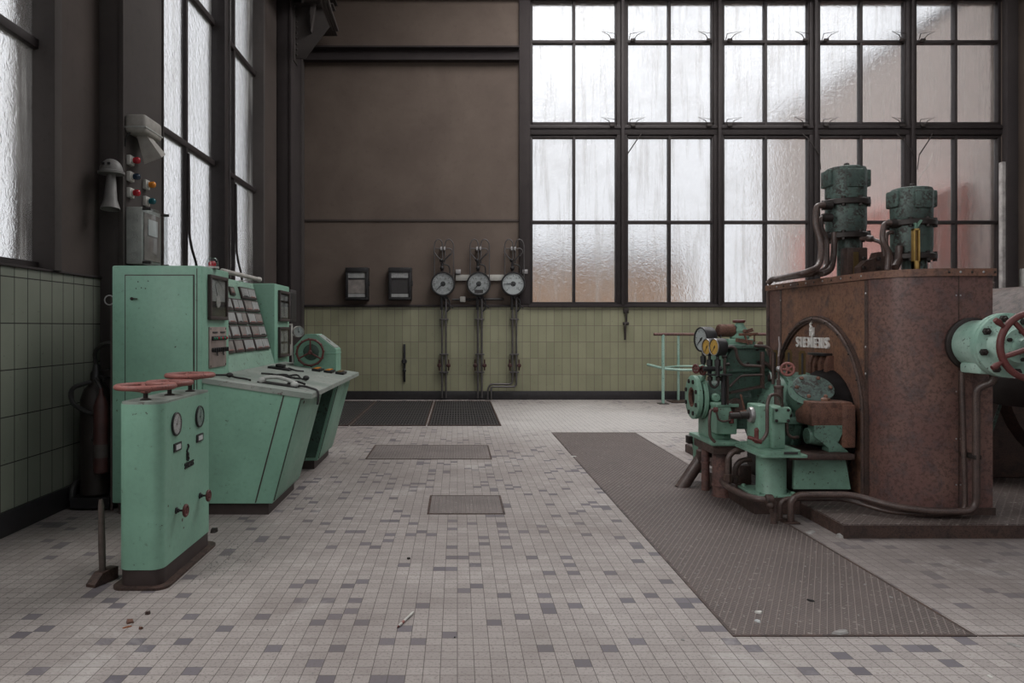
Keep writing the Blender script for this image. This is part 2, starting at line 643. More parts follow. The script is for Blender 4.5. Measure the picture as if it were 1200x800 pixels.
M_WALL = plaster('sooty_brown_plaster', (.108, .083, .070), (.145, .113, .094), (.07, .054, .047))
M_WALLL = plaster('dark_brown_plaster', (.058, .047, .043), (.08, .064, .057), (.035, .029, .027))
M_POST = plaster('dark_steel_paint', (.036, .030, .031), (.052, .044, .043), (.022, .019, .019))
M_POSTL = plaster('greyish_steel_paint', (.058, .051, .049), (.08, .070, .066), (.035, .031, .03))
M_FRAME = plain('dark_window_steel', (.030, .024, .024), .55, .2)
M_BASE = plain('black_skirting_tile', (.028, .026, .028), .4)
TW, TH = .154, .315
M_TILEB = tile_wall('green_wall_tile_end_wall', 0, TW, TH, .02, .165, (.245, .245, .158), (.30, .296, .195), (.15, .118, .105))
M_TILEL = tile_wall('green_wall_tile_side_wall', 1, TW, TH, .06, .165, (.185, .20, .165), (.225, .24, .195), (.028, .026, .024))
M_FLOOR = floor_tiles('mosaic_floor_tile', .0697, 0.0, 2.935 % .0697)

XL, YB, XR, YF, ZC = -3.04, 14.08, 11.6, -9.0, 8.6
SILL, HEAD = 1.82, 7.72

# ---- floor / ceiling
tag(MB().box(XL - .3, XR + .3, YF - .3, YB + .3, -.2, 0).build('floor', M_FLOOR, flat=True), kind='structure')
ceil = struct_root('ceiling', (4.2, 2, ZC))
ROOF_GAPS = [(.6, 4.2, 7.2, 12.6), (5.6, 9.2, 7.2, 12.6), (.6, 4.2, -6.5, 2.5), (5.6, 9.2, -6.5, 2.5)]  # unseen ceiling openings added to hold the roof fill lamps
cm = MB()
xs = sorted({XL - .3, XR + .3, *[k for q in ROOF_GAPS for k in q[:2]]})
ys = sorted({YF - .3, YB + .3, *[k for q in ROOF_GAPS for k in q[2:]]})
for i in range(len(xs) - 1):
    for j in range(len(ys) - 1):
        if not any(q[0] <= xs[i] < q[1] and q[2] <= ys[j] < q[3] for q in ROOF_GAPS):
            cm.box(xs[i], xs[i + 1], ys[j], ys[j + 1], ZC, ZC + .2)
cm.build('ceiling_slab', M_WALLL, ceil, flat=True)


# ---- pane glass: hammered cast glass with water streaks
def pane_glass(name, ripple, streak=.25):
    m, nt, out = new_mat(name)
    co = objco(nt)
    g = N(nt, 'ShaderNodeBsdfRefraction')
    g.inputs['Color'].default_value = (.97, .975, .985, 1)
    g.inputs['Roughness'].default_value = .24
    g.inputs['IOR'].default_value = 1.42
    bn = N(nt, 'ShaderNodeBump')
    bn.inputs['Strength'].default_value = ripple
    bn.inputs['Distance'].default_value = .02
    n1 = noise(nt, co, 17, 2, .5, .6)
    L(nt, n1, bn.inputs['Height'])
    L(nt, bn.outputs[0], g.inputs['Normal'])
    mp = N(nt, 'ShaderNodeMapping')
    mp.inputs['Scale'].default_value = (7, 7, .55)
    L(nt, co, mp.inputs[0])
    st = noise(nt, mp.outputs[0], 1.0, 5, .65)
    sm = noise(nt, co, .9, 4, .6)
    tr = N(nt, 'ShaderNodeBsdfTranslucent')
    tr.inputs['Color'].default_value = (.82, .80, .77, 1)
    gl = N(nt, 'ShaderNodeBsdfGlossy')
    gl.inputs['Roughness'].default_value = .25
    L(nt, bn.outputs[0], gl.inputs['Normal'])
    mx = N(nt, 'ShaderNodeMixShader')
    f = math_n(nt, 'ADD', ramp(nt, st, .5, .72, 0, streak), ramp(nt, sm, .45, .7, .03, .15))
    L(nt, f, mx.inputs[0])
    L(nt, g.outputs[0], mx.inputs[1])
    L(nt, tr.outputs[0], mx.inputs[2])
    m2 = N(nt, 'ShaderNodeMixShader')
    m2.inputs[0].default_value = .05
    L(nt, mx.outputs[0], m2.inputs[1])
    L(nt, gl.outputs[0], m2.inputs[2])
    L(nt, m2.outputs[0], out.inputs[0])
    return m


M_GLASS = pane_glass('hammered_glass', .62)
M_GLASS_SIDE = pane_glass('hammered_glass_side', .36)

# ---- back wall
PXB = YB / FPX
def bx(px):
    return (px - VPX) * PXB
def bz(py):
    return CAM_H - (py - VPY) * PXB


WX0, WX1 = bx(620), bx(1174)
wb = struct_root('wall_back', (0, YB, 0))
m = MB()
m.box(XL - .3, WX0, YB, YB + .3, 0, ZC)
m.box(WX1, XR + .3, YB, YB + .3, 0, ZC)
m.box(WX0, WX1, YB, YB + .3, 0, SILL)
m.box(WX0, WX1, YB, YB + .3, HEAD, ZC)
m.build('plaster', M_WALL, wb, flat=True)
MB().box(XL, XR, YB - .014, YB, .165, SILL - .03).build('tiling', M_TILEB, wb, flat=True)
m = MB()
m.box(bx(357), bx(620), YB - .05, YB, SILL - .035, SILL + .01, .008)
m.box(WX0 - .02, WX1 + .02, YB - .07, YB + .02, SILL - .04, SILL + .012, .006)
m.build('sill_ledge', M_POST, wb)
MB().box(bx(357), bx(608), YB - .02, YB, 3.43, 3.475, .005).build('ledge', M_WALLL, wb)
tag(MB().box(XL, XR, YB - .03, YB, 0, .165, .006).build('baseboard_back', M_BASE), kind='structure')
# steelwork of the end wall
m = MB()
m.box(bx(608), bx(621), YB - .06, YB, SILL + .015, ZC, .008)
m.box(bx(1174), bx(1187), YB - .14, YB, SILL + .015, ZC, .008)
tag(m.build('trim_1', M_POST, origin=(bx(614), YB, 0)), 'dark steel posts either side of the big window', kind='structure')
m = MB()
m.box(XL, bx(608), YB - .16, YB, 6.5, 6.52)
m.box(XL, bx(608), YB - .03, YB, 6.52, 6.74)
m.box(XL, bx(608), YB - .16, YB, 6.74, 6.77)
m.box(XL, XR, YB - .16, YB, 7.72, 8.0, .01)
tag(m.build('trim_2', M_POST, origin=(0, YB, 6.6)), 'dark horizontal steel beams across the end wall', kind='structure')
m = MB()
m.box(XL, bx(357), YB - .18, YB, 0, ZC, .01)
tag(m.build('trim_3', M_POSTL, origin=(XL, YB, 0)), 'steel post in the far left corner', kind='structure')


# ---- windows
def sash_latch(mb, c, u, n):
    """bent wire catch: c on the bar, u along the bar (signed), n towards the room"""
    c, u, n = V(c), V(u), V(n)
    z = V((0, 0, 1))
    mb.tube([c + n * .05, c + n * .08 + z * .11 + u * .02, c + n * .09 + z * .15 + u * .30, c + n * .08 + z * .09 + u * .16, c + n * .05 + z * .02 + u * .1], .008, 6)
    mb.obox(c + n * .05 + u * .08, u, n, z, .09, .05, .05, .008)


w1 = struct_root('window_1', (bx(897), YB + .1, SILL))
yg0, yg1 = YB + .02, YB + .16
m = MB()
heads = [(bx(729), 12), (bx(842), 11), (bx(954.5), 12), (bx(1067.5), 12)]
for x, w in heads:
    m.box(x - w * PXB / 2, x + w * PXB / 2, yg0 - .03, yg1, SILL, HEAD, .008)
    m.box(x - .03, x + .03, yg0 - .11, yg0 - .03, SILL, HEAD, .006)
m.box(WX0, WX0 + .05, yg0, yg1, SILL, HEAD)
m.box(WX1 - .04, WX1, yg0, yg1, SILL, HEAD)
m.box(WX0, WX1, yg0 - .02, yg1, SILL, SILL + .05)
m.box(WX0, WX1, yg0 - .02, yg1, HEAD - .035, HEAD)
m.box(WX0, WX1, yg0 - .035, yg1, bz(158), bz(146), .01)
m.box(WX0, WX1, yg0 - .06, yg0 - .03, bz(151), bz(148), .004)
m.build('frame', M_FRAME, w1)
mains = [WX0 + .03] + [h[0] for h in heads] + [WX1 - .02]
bars, glass, rails = MB(), MB(), MB()
ROWS = [(357, 260), (260, 152), (152, 48.5), (48.5, 0)]
for k in range(5):
    a = mains[k] + (.10 if k else .02)
    b = mains[k + 1] - (.10 if k < 4 else .02)
    mid = [673, 785, 898, 1010, 1121][k]
    xm = bx(mid)
    bars.box(xm - .024, xm + .024, yg0 - .01, yg1 - .02, SILL, HEAD, .004)
    for (zlo, zhi) in ((SILL + .05, bz(158)), (bz(146), HEAD)):
        for x in (a, b):
            rails.box(x - .022, x + .022, yg0 - .005, yg1 - .03, zlo, zhi, .004)
    for py in (260, 48.5):
        zc = bz(py)
        rails.box(a, b, yg0 - .012, yg1 - .03, zc - .03, zc + .03, .005)
    for py in (357, 158, 146, 0):
        zc = bz(py) + (.03 if py in (357, 146) else -.03)
        if py != 0:
            rails.box(a, b, yg0 - .005, yg1 - .03, zc - .025, zc + .025, .004)
    for (p0, p1) in ROWS:
        z0, z1 = max(bz(p0), SILL + .03), min(bz(p1), HEAD - .02)
        for (xa, xb) in ((a, xm), (xm, b)):
            glass.box(xa - .01, xb + .01, YB + .10, YB + .106, z0, z1)
bars.build('glazing_bars', M_FRAME, w1)
rails.build('sashes', M_FRAME, w1)
glass.build('panes', M_GLASS, w1, flat=True)
for x, _ in heads:
    for py in (148, 48):
        for sgn in (-1, 1):
            m = MB()
            sash_latch(m, (x + sgn * .12, yg0 - .02, bz(py)), (sgn, 0, 0), (0, -1, 0))
            m.build('sash_catch', M_IRON, w1)
for x, sgn in ((bx(733), 1), (bx(1067), -1), (bx(1073), 1), (bx(957), -1)):
    m = MB()
    m.tube([(x + sgn * .30, yg0 - .06, bz(157)), (x + sgn * .20, yg0 - .12, bz(165)), (x, yg0 - .13, bz(183))], .011, 8)
    m.tube([(x, yg0 - .13, bz(183)), (x - sgn * .03, yg0 - .12, bz(200))], .007, 6)
    m.build('stay_arm', M_IRON, w1)
# a crack with white putty in one pane
m = MB()
m.tube([P(1093, 180, YB + .095), P(1088, 194, YB + .095), P(1080, 204, YB + .095), P(1072, 222, YB + .095)], .006, 5)
m.build('cracked_pane_seam', M_WHITE, w1)

# ---- left wall with its windows
BAYS = [(-4.9, -.75), (1.30, 5.46), (7.40, 11.30)]
wl = struct_root('wall_left', (XL, 4, 0))
m = MB()
m.box(XL - .3, XL, YF, YB, 0, SILL)
m.box(XL - .3, XL, YF, YB, HEAD, ZC)
edges = [YF] + [k for b in BAYS for k in b] + [YB]
for i in range(0, len(edges), 2):
    m.box(XL - .3, XL, edges[i], edges[i + 1], SILL, HEAD)
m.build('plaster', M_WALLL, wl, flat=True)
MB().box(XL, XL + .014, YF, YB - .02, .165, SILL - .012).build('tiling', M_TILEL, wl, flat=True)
m = MB()
m.box(XL - .02, XL + .03, YF, YB - .2, SILL - .012, SILL + .006, .004)
m.build('sill_ledge', M_POST, wl)
tag(MB().box(XL, XL + .03, YF, YB - .03, 0, .165, .006).build('baseboard_left', M_BASE), kind='structure')
# pilasters (steel stanchions) of the left wall
for i, (a, b) in enumerate([(-.10, .70), (6.18, 7.02), (12.25, 13.0)]):
    m = MB()
    X0 = -2.84 if i < 2 else -2.80
    m.box(XL, X0, a, b, 0, ZC, .012)
    m.box(X0 - .03, X0 + .015, a - .012, a + .012, 0, ZC, .004)
    m.box(X0 - .03, X0 + .015, b - .012, b + .012, 0, ZC, .004)
    tag(m.build('trim_%d' % (4 + i), M_POSTL if i < 2 else M_POST, origin=(XL, (a + b) / 2, 0)), kind='structure')
# window reveals and frames
for i, (a, b) in enumerate(BAYS):
    w = struct_root('window_%d' % (i + 2), (XL, (a + b) / 2, SILL))
    xo, xi = XL - .17, XL - .07
    m = MB()
    m.box(xo, XL + .05, a - .06, a + .04, SILL, HEAD, .006)
    m.box(xo, XL + .05, b - .04, b + .06, SILL, HEAD, .006)
    m.build('reveal', M_POSTL, w)
    m = MB()
    m.box(xo, xi, a, b, SILL, SILL + .06)
    m.box(xo, xi, a, b, HEAD - .06, HEAD)
    mid = (a + b) / 2 + (.08 if i == 2 else 0)
    m.box(xo, XL + .06, mid - .07, mid + .07, SILL, HEAD, .01)
    for z in (3.5, 5.3):
        m.box(xo, xi, a, b, z - .035, z + .035, .006)
    m.build('frame', M_FRAME, w)
    br, gl = MB(), MB()
    q1 = a + (mid - a) * .5
    cols = [a + .04, q1, mid - .07], [mid + .07, mid + .07 + (b - mid) * .38, b - .04]
    for cset in cols:
        br.box(xo + .02, xi - .005, cset[1] - .028, cset[1] + .028, SILL, HEAD, .004)
    br.build('glazing_bars', M_FRAME, w)
    for cset in cols:
        for c0, c1 in ((cset[0], cset[1]), (cset[1], cset[2])):
            for z0, z1 in ((SILL + .05, 3.48), (3.52, 5.28), (5.32, HEAD - .05)):
                gl.box(XL - .123, XL - .117, c0 - .01, c1 + .01, z0, z1)
    gl.build('panes', M_GLASS_SIDE, w, flat=True)
    if i == 2:
        for yy in (q1, mid + .07 + (b - mid) * .38):
            m = MB()
            m.tube([(XL - .06, yy, 3.4), (XL - .05, yy, 2.45), (XL - .03, yy + .02, 2.3), (XL - .03, yy + .16, 2.15), (XL - .03, yy + .2, 2.02), (XL - .03, yy + .12, 1.95), (XL - .03, yy + .05, 2.0)], .016, 8, bend=.05)
            m.build('window_pull', M_FRAME, w)
        m = MB()
        m.tube([(XL - .05, mid + .45, SILL + .05), (XL - .05, mid + .45, HEAD - .1)], .02, 8)
        m.build('opening_rod', M_FRAME, w)

# ---- right wall and the wall behind the camera, each with tall windows
def far_wall(name, horizontal, c, spans, lo, hi):
    m = MB()
    ed = [lo] + [k for sp_ in spans for k in sp_] + [hi]
    def bxx(a, b, z0, z1):
        if horizontal:
            m.box(a, b, c - .3, c, z0, z1)
        else:
            m.box(c, c + .3, a, b, z0, z1)
    bxx(lo, hi, 0, SILL)
    bxx(lo, hi, HEAD, ZC)
    for i in range(0, len(ed), 2):
        bxx(ed[i], ed[i + 1], SILL, HEAD)
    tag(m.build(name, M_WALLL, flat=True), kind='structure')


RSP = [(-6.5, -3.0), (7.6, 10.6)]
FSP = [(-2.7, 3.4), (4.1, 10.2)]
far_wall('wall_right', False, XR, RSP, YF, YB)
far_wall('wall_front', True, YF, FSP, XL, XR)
k = 5
for (a, b) in RSP:
    w = struct_root('window_%d' % k, (XR, (a + b) / 2, SILL))
    k += 1
    m = MB()
    for y in (a + .03, (a + b) / 2, b - .03):
        m.box(XR + .05, XR + .15, y - .05, y + .05, SILL, HEAD)
    for z in (SILL + .03, 3.5, 5.3, HEAD - .03):
        m.box(XR + .06, XR + .14, a, b, z - .035, z + .035)
    m.build('frame', M_FRAME, w, flat=True)
    m = MB()
    for y0, y1 in ((a + .06, (a + b) / 2 - .03), ((a + b) / 2 + .03, b - .06)):
        for z0, z1 in ((SILL + .05, 3.48), (3.52, 5.28), (5.32, HEAD - .05)):
            m.box(XR + .097, XR + .103, y0, y1, z0, z1)
    m.build('panes', M_GLASS_SIDE, w, flat=True)
for (a, b) in FSP:
    w = struct_root('window_%d' % k, ((a + b) / 2, YF, SILL))
    k += 1
    m = MB()
    for x in (a + .03, (a + b) / 2, b - .03):
        m.box(x - .05, x + .05, YF - .15, YF - .05, SILL, HEAD)
    for z in (SILL + .03, 3.5, 5.3, HEAD - .03):
        m.box(a, b, YF - .14, YF - .06, z - .035, z + .035)
    m.build('frame', M_FRAME, w, flat=True)
    m = MB()
    for x0, x1 in ((a + .06, (a + b) / 2 - .03), ((a + b) / 2 + .03, b - .06)):
        for z0, z1 in ((SILL + .05, 3.48), (3.52, 5.28), (5.32, HEAD - .05)):
            m.box(x0, x1, YF - .103, YF - .097, z0, z1)
    m.build('panes', M_GLASS_SIDE, w, flat=True)

# ---- crane runway bracket, girder and conduit, upper left
br = struct_root('trim_7', (-2.80, 12.62, 6.0))
m = MB()
m.prism([(-2.80, 6.02), (-2.80, 6.90), (-2.16, 6.90), (-2.16, 6.62), (-2.62, 6.02)], 'y', 12.56, 12.58)
m.box(-2.80, -2.12, 12.44, 12.72, 6.90, 6.925)
m.box(-2.81, -2.785, 12.44, 12.72, 5.95, 6.92)
m.prism([(-2.50, 6.45), (-2.52, 6.9), (-2.42, 6.9)], 'y', 12.44, 12.58)
m.build('bracket_plate', M_POSTL, br, ang=20)
for q in range(9):
    MB().ball((-2.765, 12.555, 6.08 + q * .095), .022, (1, .6, 1), 8, 5).build('rivet', M_POSTL, br)
for xx in (-2.6, -2.42, -2.25):
    MB().cyl((xx, 12.5, 6.925), (xx, 12.5, 6.97), .022, n=6).build('rivet', M_POSTL, br)
m = MB()
m.box(-2.62, -2.28, YF, YB - .2, 6.93, 6.96)
m.box(-2.47, -2.43, YF, YB - .2, 6.96, 7.5)
m.box(-2.62, -2.28, YF, YB - .2, 7.5, 7.53)
m.build('runway_girder', M_POSTL, br, flat=True)
m = MB()
for dx in (0, .06, .13):
    m.tube([(-2.16 + dx, YF + .1, 6.98), (-2.16 + dx, 10.8, 6.98), (-2.14 + dx * .8, 11.5, 6.5), (-2.1 + dx * .6, 12.3, 6.4)], .026, 8, bend=.2)
m.build('conduit_pipes', M_POSTL, br)


# ------------------------------------------------------------------ shared makers
def handwheel(c, axis, R, r, spokes, parent, mat, name='handwheel', dish=0.0, hub=.03, ph=0.0, knobs=False):
    """rim, spokes and hub of one wheel as one part"""
    c, ax = V(c), V(axis).normalized()
    ref = V((0, 0, 1)) if abs(ax.z) < .9 else V((1, 0, 0))
    u = ax.cross(ref).normalized()
    v = ax.cross(u)
    m = MB()
    m.torus(c, ax, R, r, 40, 10)
    m.rod(c - ax * (dish + hub * .6), c - ax * (dish - hub * .7), hub, hub * .2, 16)
    for i in range(spokes):
        a = 2 * PI * i / spokes + ph
        d = u * math.cos(a) + v * math.sin(a)
        m.tube([c - ax * dish + d * hub * .7, c - ax * dish * .6 + d * R * .55, c + d * (R - r * .4)], [r * .85, r * .8, r * .75], 8)
    if knobs:
        for i in range(12):
            a = 2 * PI * i / 12 + .1
            d = u * math.cos(a) + v * math.sin(a)
            m.ball(c + d * (R + r * .35), r * 1.25, n=8, m=6)
    return m.build(name, mat, parent)


def dial(c, n, R, depth, parent, case_mat, face_mat, needle=200, ticks=21, name='gauge', sweep=270, start=225, bezel_mat=None, clear=True, numerals=None):
    """round dial instrument: part with face, scale, needle and glass as sub-parts; c = centre of the front"""
    c, n = V(c), V(n).normalized()
    v = (V((0, 0, 1)) - n * n.z).normalized()
    u = v.cross(n)
    m = MB()
    m.ring(c - n * depth, n, [(0, R * .96), (depth * .1, R), (depth * .92, R), (depth, R * .97), (depth, R * .88), (depth - R * .07, R * .86)], 36, (True, False))
    case = m.build(name, case_mat, parent)
    MB().ring(c - n * R * .12, n, [(0, R * .87), (R * .03, R * .87)], 36).build('dial_face', face_mat, case)
    if bezel_mat:
        MB().torus(c, n, R * .93, R * .06, 36, 8).build('bezel', bezel_mat, case)
    m = MB()
    f = c - n * (R * .08)
    for i in range(ticks):
        a = math.radians(start - sweep * i / (ticks - 1))
        d = u * math.cos(a) + v * math.sin(a)
        t = v * math.cos(a) - u * math.sin(a)
        ln = .2 if i % 5 == 0 else .1
        m.obox(f + d * R * (.80 - ln / 2), d, t, n, R * ln, R * (.035 if i % 5 == 0 else .018), R * .01)
    m.build('scale_marks', M_BLACK, case, flat=True)
    if numerals:
        for i, s_ in enumerate(numerals):
            a = math.radians(start - sweep * i / (len(numerals) - 1))
            d = u * math.cos(a) + v * math.sin(a)
            text_part(s_, R * .2, f + d * R * .5 + n * R * .005, u, v, M_BLACK, case, 'numeral', R * .01)
    a = math.radians(needle)
    d = u * math.cos(a) + v * math.sin(a)
    t = v * math.cos(a) - u * math.sin(a)
    m = MB()
    m.prism([(-R * .22, -R * .05), (R * .1, -R * .055), (R * .72, -R * .012), (R * .72, R * .012), (R * .1, R * .055), (-R * .22, R * .05)], 'z', 0, R * .02)
    M4 = Matrix((d, t, n)).transposed()
    m.v = [f + n * R * .015 + M4 @ p for p in m.v]
    m.ring(f, n, [(0, R * .1), (R * .05, R * .1), (R * .06, R * .05)], 14)
    m.build('needle', M_BLACK, case, flat=True)
    if clear:
        MB().ring(c - n * R * .03, n, [(0, R * .88), (R * .02, R * .88)], 36).build('glass', M_DIALGLASS, case)
    return case


def monogram(c, h, u, v, mat, parent, depth):
    """tall narrow interlaced S and H badge"""
    c, u, v = V(c), V(u).normalized(), V(v).normalized()
    n = u.cross(v)
    m = MB()
    w = h * .30
    for k, cz in ((0, .25), (1, -.25)):
        pts = []
        for i in range(13):
            t = i / 12
            a = t * 2 * PI
            x = math.sin(a) * w * (.5 if k == 0 else -.5)
            pts.append(c + u * x + v * (h * (cz + .27 - .54 * t)) + n * depth * .6)
        m.tube(pts, h * .06, 6)
    m.obox(c - v * h * .25 - u * w * .42 + n * depth * .5, u, v, n, h * .075, h * .46, depth)
    m.obox(c - v * h * .25 + u * w * .42 + n * depth * .5, u, v, n, h * .055, h * .46, depth)
    m.obox(c - v * h * .25 + n * depth * .5, u, v, n, w, h * .05, depth)
    return m.build('monogram', mat, parent)


# ------------------------------------------------------------------ valve stand, near left
def rrect(x0, x1, y0, y1, r, n=6):
    pts = []
    for cx, cy, a0 in ((x1 - r, y1 - r, 0), (x0 + r, y1 - r, 90), (x0 + r, y0 + r, 180), (x1 - r, y0 + r, 270)):
        for i in range(n + 1):
            a = math.radians(a0 + 90 * i / n)
            pts.append((cx + r * math.cos(a), cy + r * math.sin(a)))
    return pts


SX0, SX1, SY0, SY1 = -1.822, -1.583, 3.90, 4.70
st = thing('valve_stand', (-1.70, 4.3, 0), 'narrow green valve pedestal with three red handwheels on top, left foreground', 'valve stand')
MB().prism(rrect(SX0, SX1, SY0, SY1, .065), 'z', .10, .985).build('housing', M_GREEN, st)
m = MB()
m.prism(rrect(SX0 + .005, SX1 - .005, SY0 + .005, SY1 - .005, .062), 'z', .012, .105)
m.build('plinth', M_PLINTH, st)
MB().prism(rrect(SX0 - .03, SX1 + .035, SY0 - .03, SY1 + .03, .07), 'z', 0, .014).build('foot_flange', M_RUSTDK, st)
MB().prism(rrect(SX0 + .004, SX1 - .004, SY0 + .004, SY1 - .004, .062), 'z', .985, .997).build('top_plate', M_GREEN_TOP, st)
for yy, xx, R, zz in ((4.03, -1.722, .148, 1.072), (4.31, -1.70, .12, 1.070), (4.57, -1.674, .137, 1.098)):
    hwl = handwheel((xx, yy, zz), (0, 0, 1), R, .0155, 4, st, M_RED, 'handwheel', dish=.02, hub=.028, ph=.5)
    m = MB()
    m.cyl((xx, yy, .995), (xx, yy, zz), .013, n=12)
    m.ring((xx, yy, .995), (0, 0, 1), [(0, .03), (.006, .03), (.012, .018)], 14)
    m.build('stem', M_IRON, hwl)
for yy, zz, ang in ((4.10, .855, 60), (4.47, .852, 70)):
    dial((SX1 + .012, yy, zz), (1, 0, 0), .066, .03, st, M_BLACK, M_DIALDIRTY, ang, 16)
for yy, zz in ((4.12, .724), (4.475, .722)):
    lp = MB().box(SX1 - .002, SX1 + .008, yy - .055, yy + .055, zz - .024, zz + .024, .003).build('label_holder', M_BLACK, st)
    MB().box(SX1 + .006, SX1 + .010, yy - .034, yy + .034, zz - .014, zz + .014).build('label_card', M_DIAL, lp)
letters('SIEMENS', .032, (SX1, 4.30, .592), (0, 1, 0), (0, 0, 1), M_BLACK, st, 'lettering', .006, .2, .14)
monogram((SX1 + .001, 4.275, .665), .09, (0, 1, 0), (0, 0, 1), M_BLACK, st, .006)
for yy, zz in ((4.105, .368), (4.48, .365)):
    kw = handwheel((SX1 + .055, yy, zz), (1, 0, 0), .028, .009, 5, st, M_DARKRED, 'valve_knob', 0, .012)
    m = MB()
    m.cyl((SX1 - .002, yy, zz), (SX1 + .06, yy, zz), .006, n=10)
    m.ring((SX1 - .001, yy, zz), (1, 0, 0), [(0, .02), (.006, .02), (.012, .012), (.02, .011)], 6)
    m.build('spindle', M_BLACK, kw)
# chips knocked through the enamel: real shallow flakes, rust red
for (yy, zz, r_) in ((4.20, .29, .012), (4.22, .24, .008), (3.995, .42, .008), (4.32, .80, .006)):
    MB().ring((SX1 - .001, yy, zz), (1, 0, 0), [(0, r_), (.0015, r_ * .8)], 7).build('paint_chip', M_RUSTDK, st)

# ------------------------------------------------------------------ control console
CX = -1.895        # tower faces
# near cabinet
cab = thing('control_cabinet', (-2.23, 5.73, 0), 'tall green control cabinet with red beacon on top, nearest end of the console', 'cabinet')
CXL, CY0, CY1, CZ = -2.567, 5.42, 6.05, 1.856
m = MB()
m.box(CXL, CX, CY0, CY1, .09, CZ, .012)
m.build('body', M_GREEN, cab)
MB().box(CXL + .03, CX - .05, CY0 + .04, CY1, 0, .10).build('plinth', M_PLINTH, cab)
MB().box(CXL + .097, CX - .057, CY0 - .004, CY0 + .01, .192, CZ - .067, .002).build('door_seam', M_PLINTH, cab)
MB().box(CX - .042, CX - .037, CY0 - .003, CY0 + .01, .12, CZ - .02).build('corner_seam', M_PLINTH, cab)
dr = MB().box(CXL + .105, CX - .065, CY0 - .012, CY0 + .01, .20, CZ - .075, .004).build('door', M_GREEN, cab)
lt = MB().cyl((CXL + .155, CY0 - .012, 1.61), (CXL + .155, CY0 - .02, 1.61), .012, n=12)
lt.bar((CXL + .155, CY0 - .024, 1.612), (CXL + .20, CY0 - .024, 1.608), .006, .008)
lt.build('latch', M_IRON, dr)
for (dx, dz) in ((.185, 1.685), (.225, 1.69), (.255, 1.685), (.20, 1.735), (.275, 1.74)):
    MB().cyl((CXL + dx, CY0 - .010, dz), (CXL + dx, CY0 - .0135, dz), .0045, n=8).build('screw_hole', M_BLACK, dr)
m = MB().box(CXL - .02, CXL - .004, CY0 + .02, CY0 + .035, .03, 1.64)
m.build('side_rail', M_PLINTH, cab)
MB().torus((CXL - .028, CY0 + .02, 1.60), (0, 1, 0), .035, .005, 20, 6).build('ring_handle', M_STEEL, cab)
# big recorder on the tower face
def face_meter(x, y0, y1, z0, z1, parent, name='panel_meter', dark=M_PLINTH, inner='dial'):
    f = MB()
    w = .028
    f.box(x - .002, x + .028, y0, y1, z0, z0 + w, .004)
    f.box(x - .002, x + .028, y0, y1, z1 - w, z1, .004)
    f.box(x - .002, x + .027, y0, y0 + w, z0 + w, z1 - w, .003)
    f.box(x - .002, x + .027, y1 - w, y1, z0 + w, z1 - w, .003)
    fr = f.build(name, dark, parent)
    MB().box(x + .001, x + .006, y0 + w, y1 - w, z0 + w, z1 - w).build('backing', M_DARK, fr)
    zm = z0 + (z1 - z0) * .42
    if inner == 'dial':
        MB().box(x + .006, x + .010, y0 + w * 1.4, y1 - w * 1.4, zm, z1 - w * 1.3).build('scale_card', M_GREYPL, fr)
        c = V((x + .010, (y0 + y1) / 2, zm))
        k = MB()
        for i in range(15):
            a = math.radians(150 - 120 * i / 14)
            d = V((0, math.cos(a), math.sin(a)))
            k.obox(c + d * (y1 - y0) * .36 + V((.001, 0, 0)), d, V((0, -d.z, d.y)), V((1, 0, 0)), .018, .0022, .001)
        k.bar(c + V((.003, 0, .0)), c + V((.003, -.07, (z1 - zm) * .62)), .003, .002)
        k.build('scale_marks', M_BLACK, fr, flat=True)
        MB().ring(c + V((.0, 0, 0)), (1, 0, 0), [(0, .05), (.006, .048)], 20).build('hub_cover', M_WHITE, fr)
        MB().box(x + .006, x + .014, y0 + w * 1.5, y1 - w * 1.5, z0 + w * 1.3, z0 + (z1 - z0) * .22).build('lower_cover', M_BLACK, fr)
    else:
        MB().box(x + .006, x + .010, y0 + w * 1.4, y1 - w * 1.4, z0 + w * 1.5, z1 - w * 1.5).build('chart_paper', M_PAPER, fr)
        MB().box(x + .009, x + .015, y0 + w * 1.2, y1 - w * 1.2, z0 + (z1 - z0) * inner, z0 + (z1 - z0) * inner + .02).build('writing_bar', M_BLACK, fr)
        MB().bar((x + .014, (y0 + y1) / 2, z0 + .06), (x + .014, (y0 + y1) / 2, z1 - .06), .006, .004).build('pen_rail', M_DARK, fr)
    MB().box(x + .019, x + .022, y0 + w * .8, y1 - w * .8, z0 + w * .8, z1 - w * .8).build('glass', M_DIALGLASS, fr)
    MB().box(x + .008, x + .024, y1 - .004, y1 + .016, (z0 + z1) / 2 - .02, (z0 + z1) / 2 + .02, .004).build('latch', M_IRON, fr)
    return fr


face_meter(CX, 5.535, 5.955, 1.455, 1.80, cab)
sp = MB().box(CX - .002, CX + .010, 5.555, 5.955, 1.085, 1.40, .003).build('switch_panel', M_PINKPANEL, cab)
for i in range(7):
    yy = 5.61 + i * .050
    b_ = MB().ring((CX + .010, yy, 1.312), (1, 0, 0), [(0, .017), (.014, .017), (.018, .012)], 12).build('indicator_lamp', M_BLACK, sp)
    MB().ball((CX + .026, yy, 1.312), .012, n=10, m=6).build('lens', (M_GREENLENS, M_GREENLENS, M_REDLENS, M_GREENLENS, M_REDLENS, M_GREENLENS, M_REDLENS)[i], b_)
for i in range(7):
    yy = 5.61 + i * .050
    k = MB().ring((CX + .010, yy, 1.222), (1, 0, 0), [(0, .018), (.018, .017), (.022, .012)], 12)
    k.obox(V((CX + .032, yy, 1.222)), V((0, 1, 0)), V((0, 0, 1)), V((1, 0, 0)), .009, .034, .022, .002)
    if i in (2, 5):
        k.bar((CX + .014, yy, 1.21), (CX + .02, yy, 1.175), .01, .006)
    k.build('rotary_switch', M_BLACK, sp)
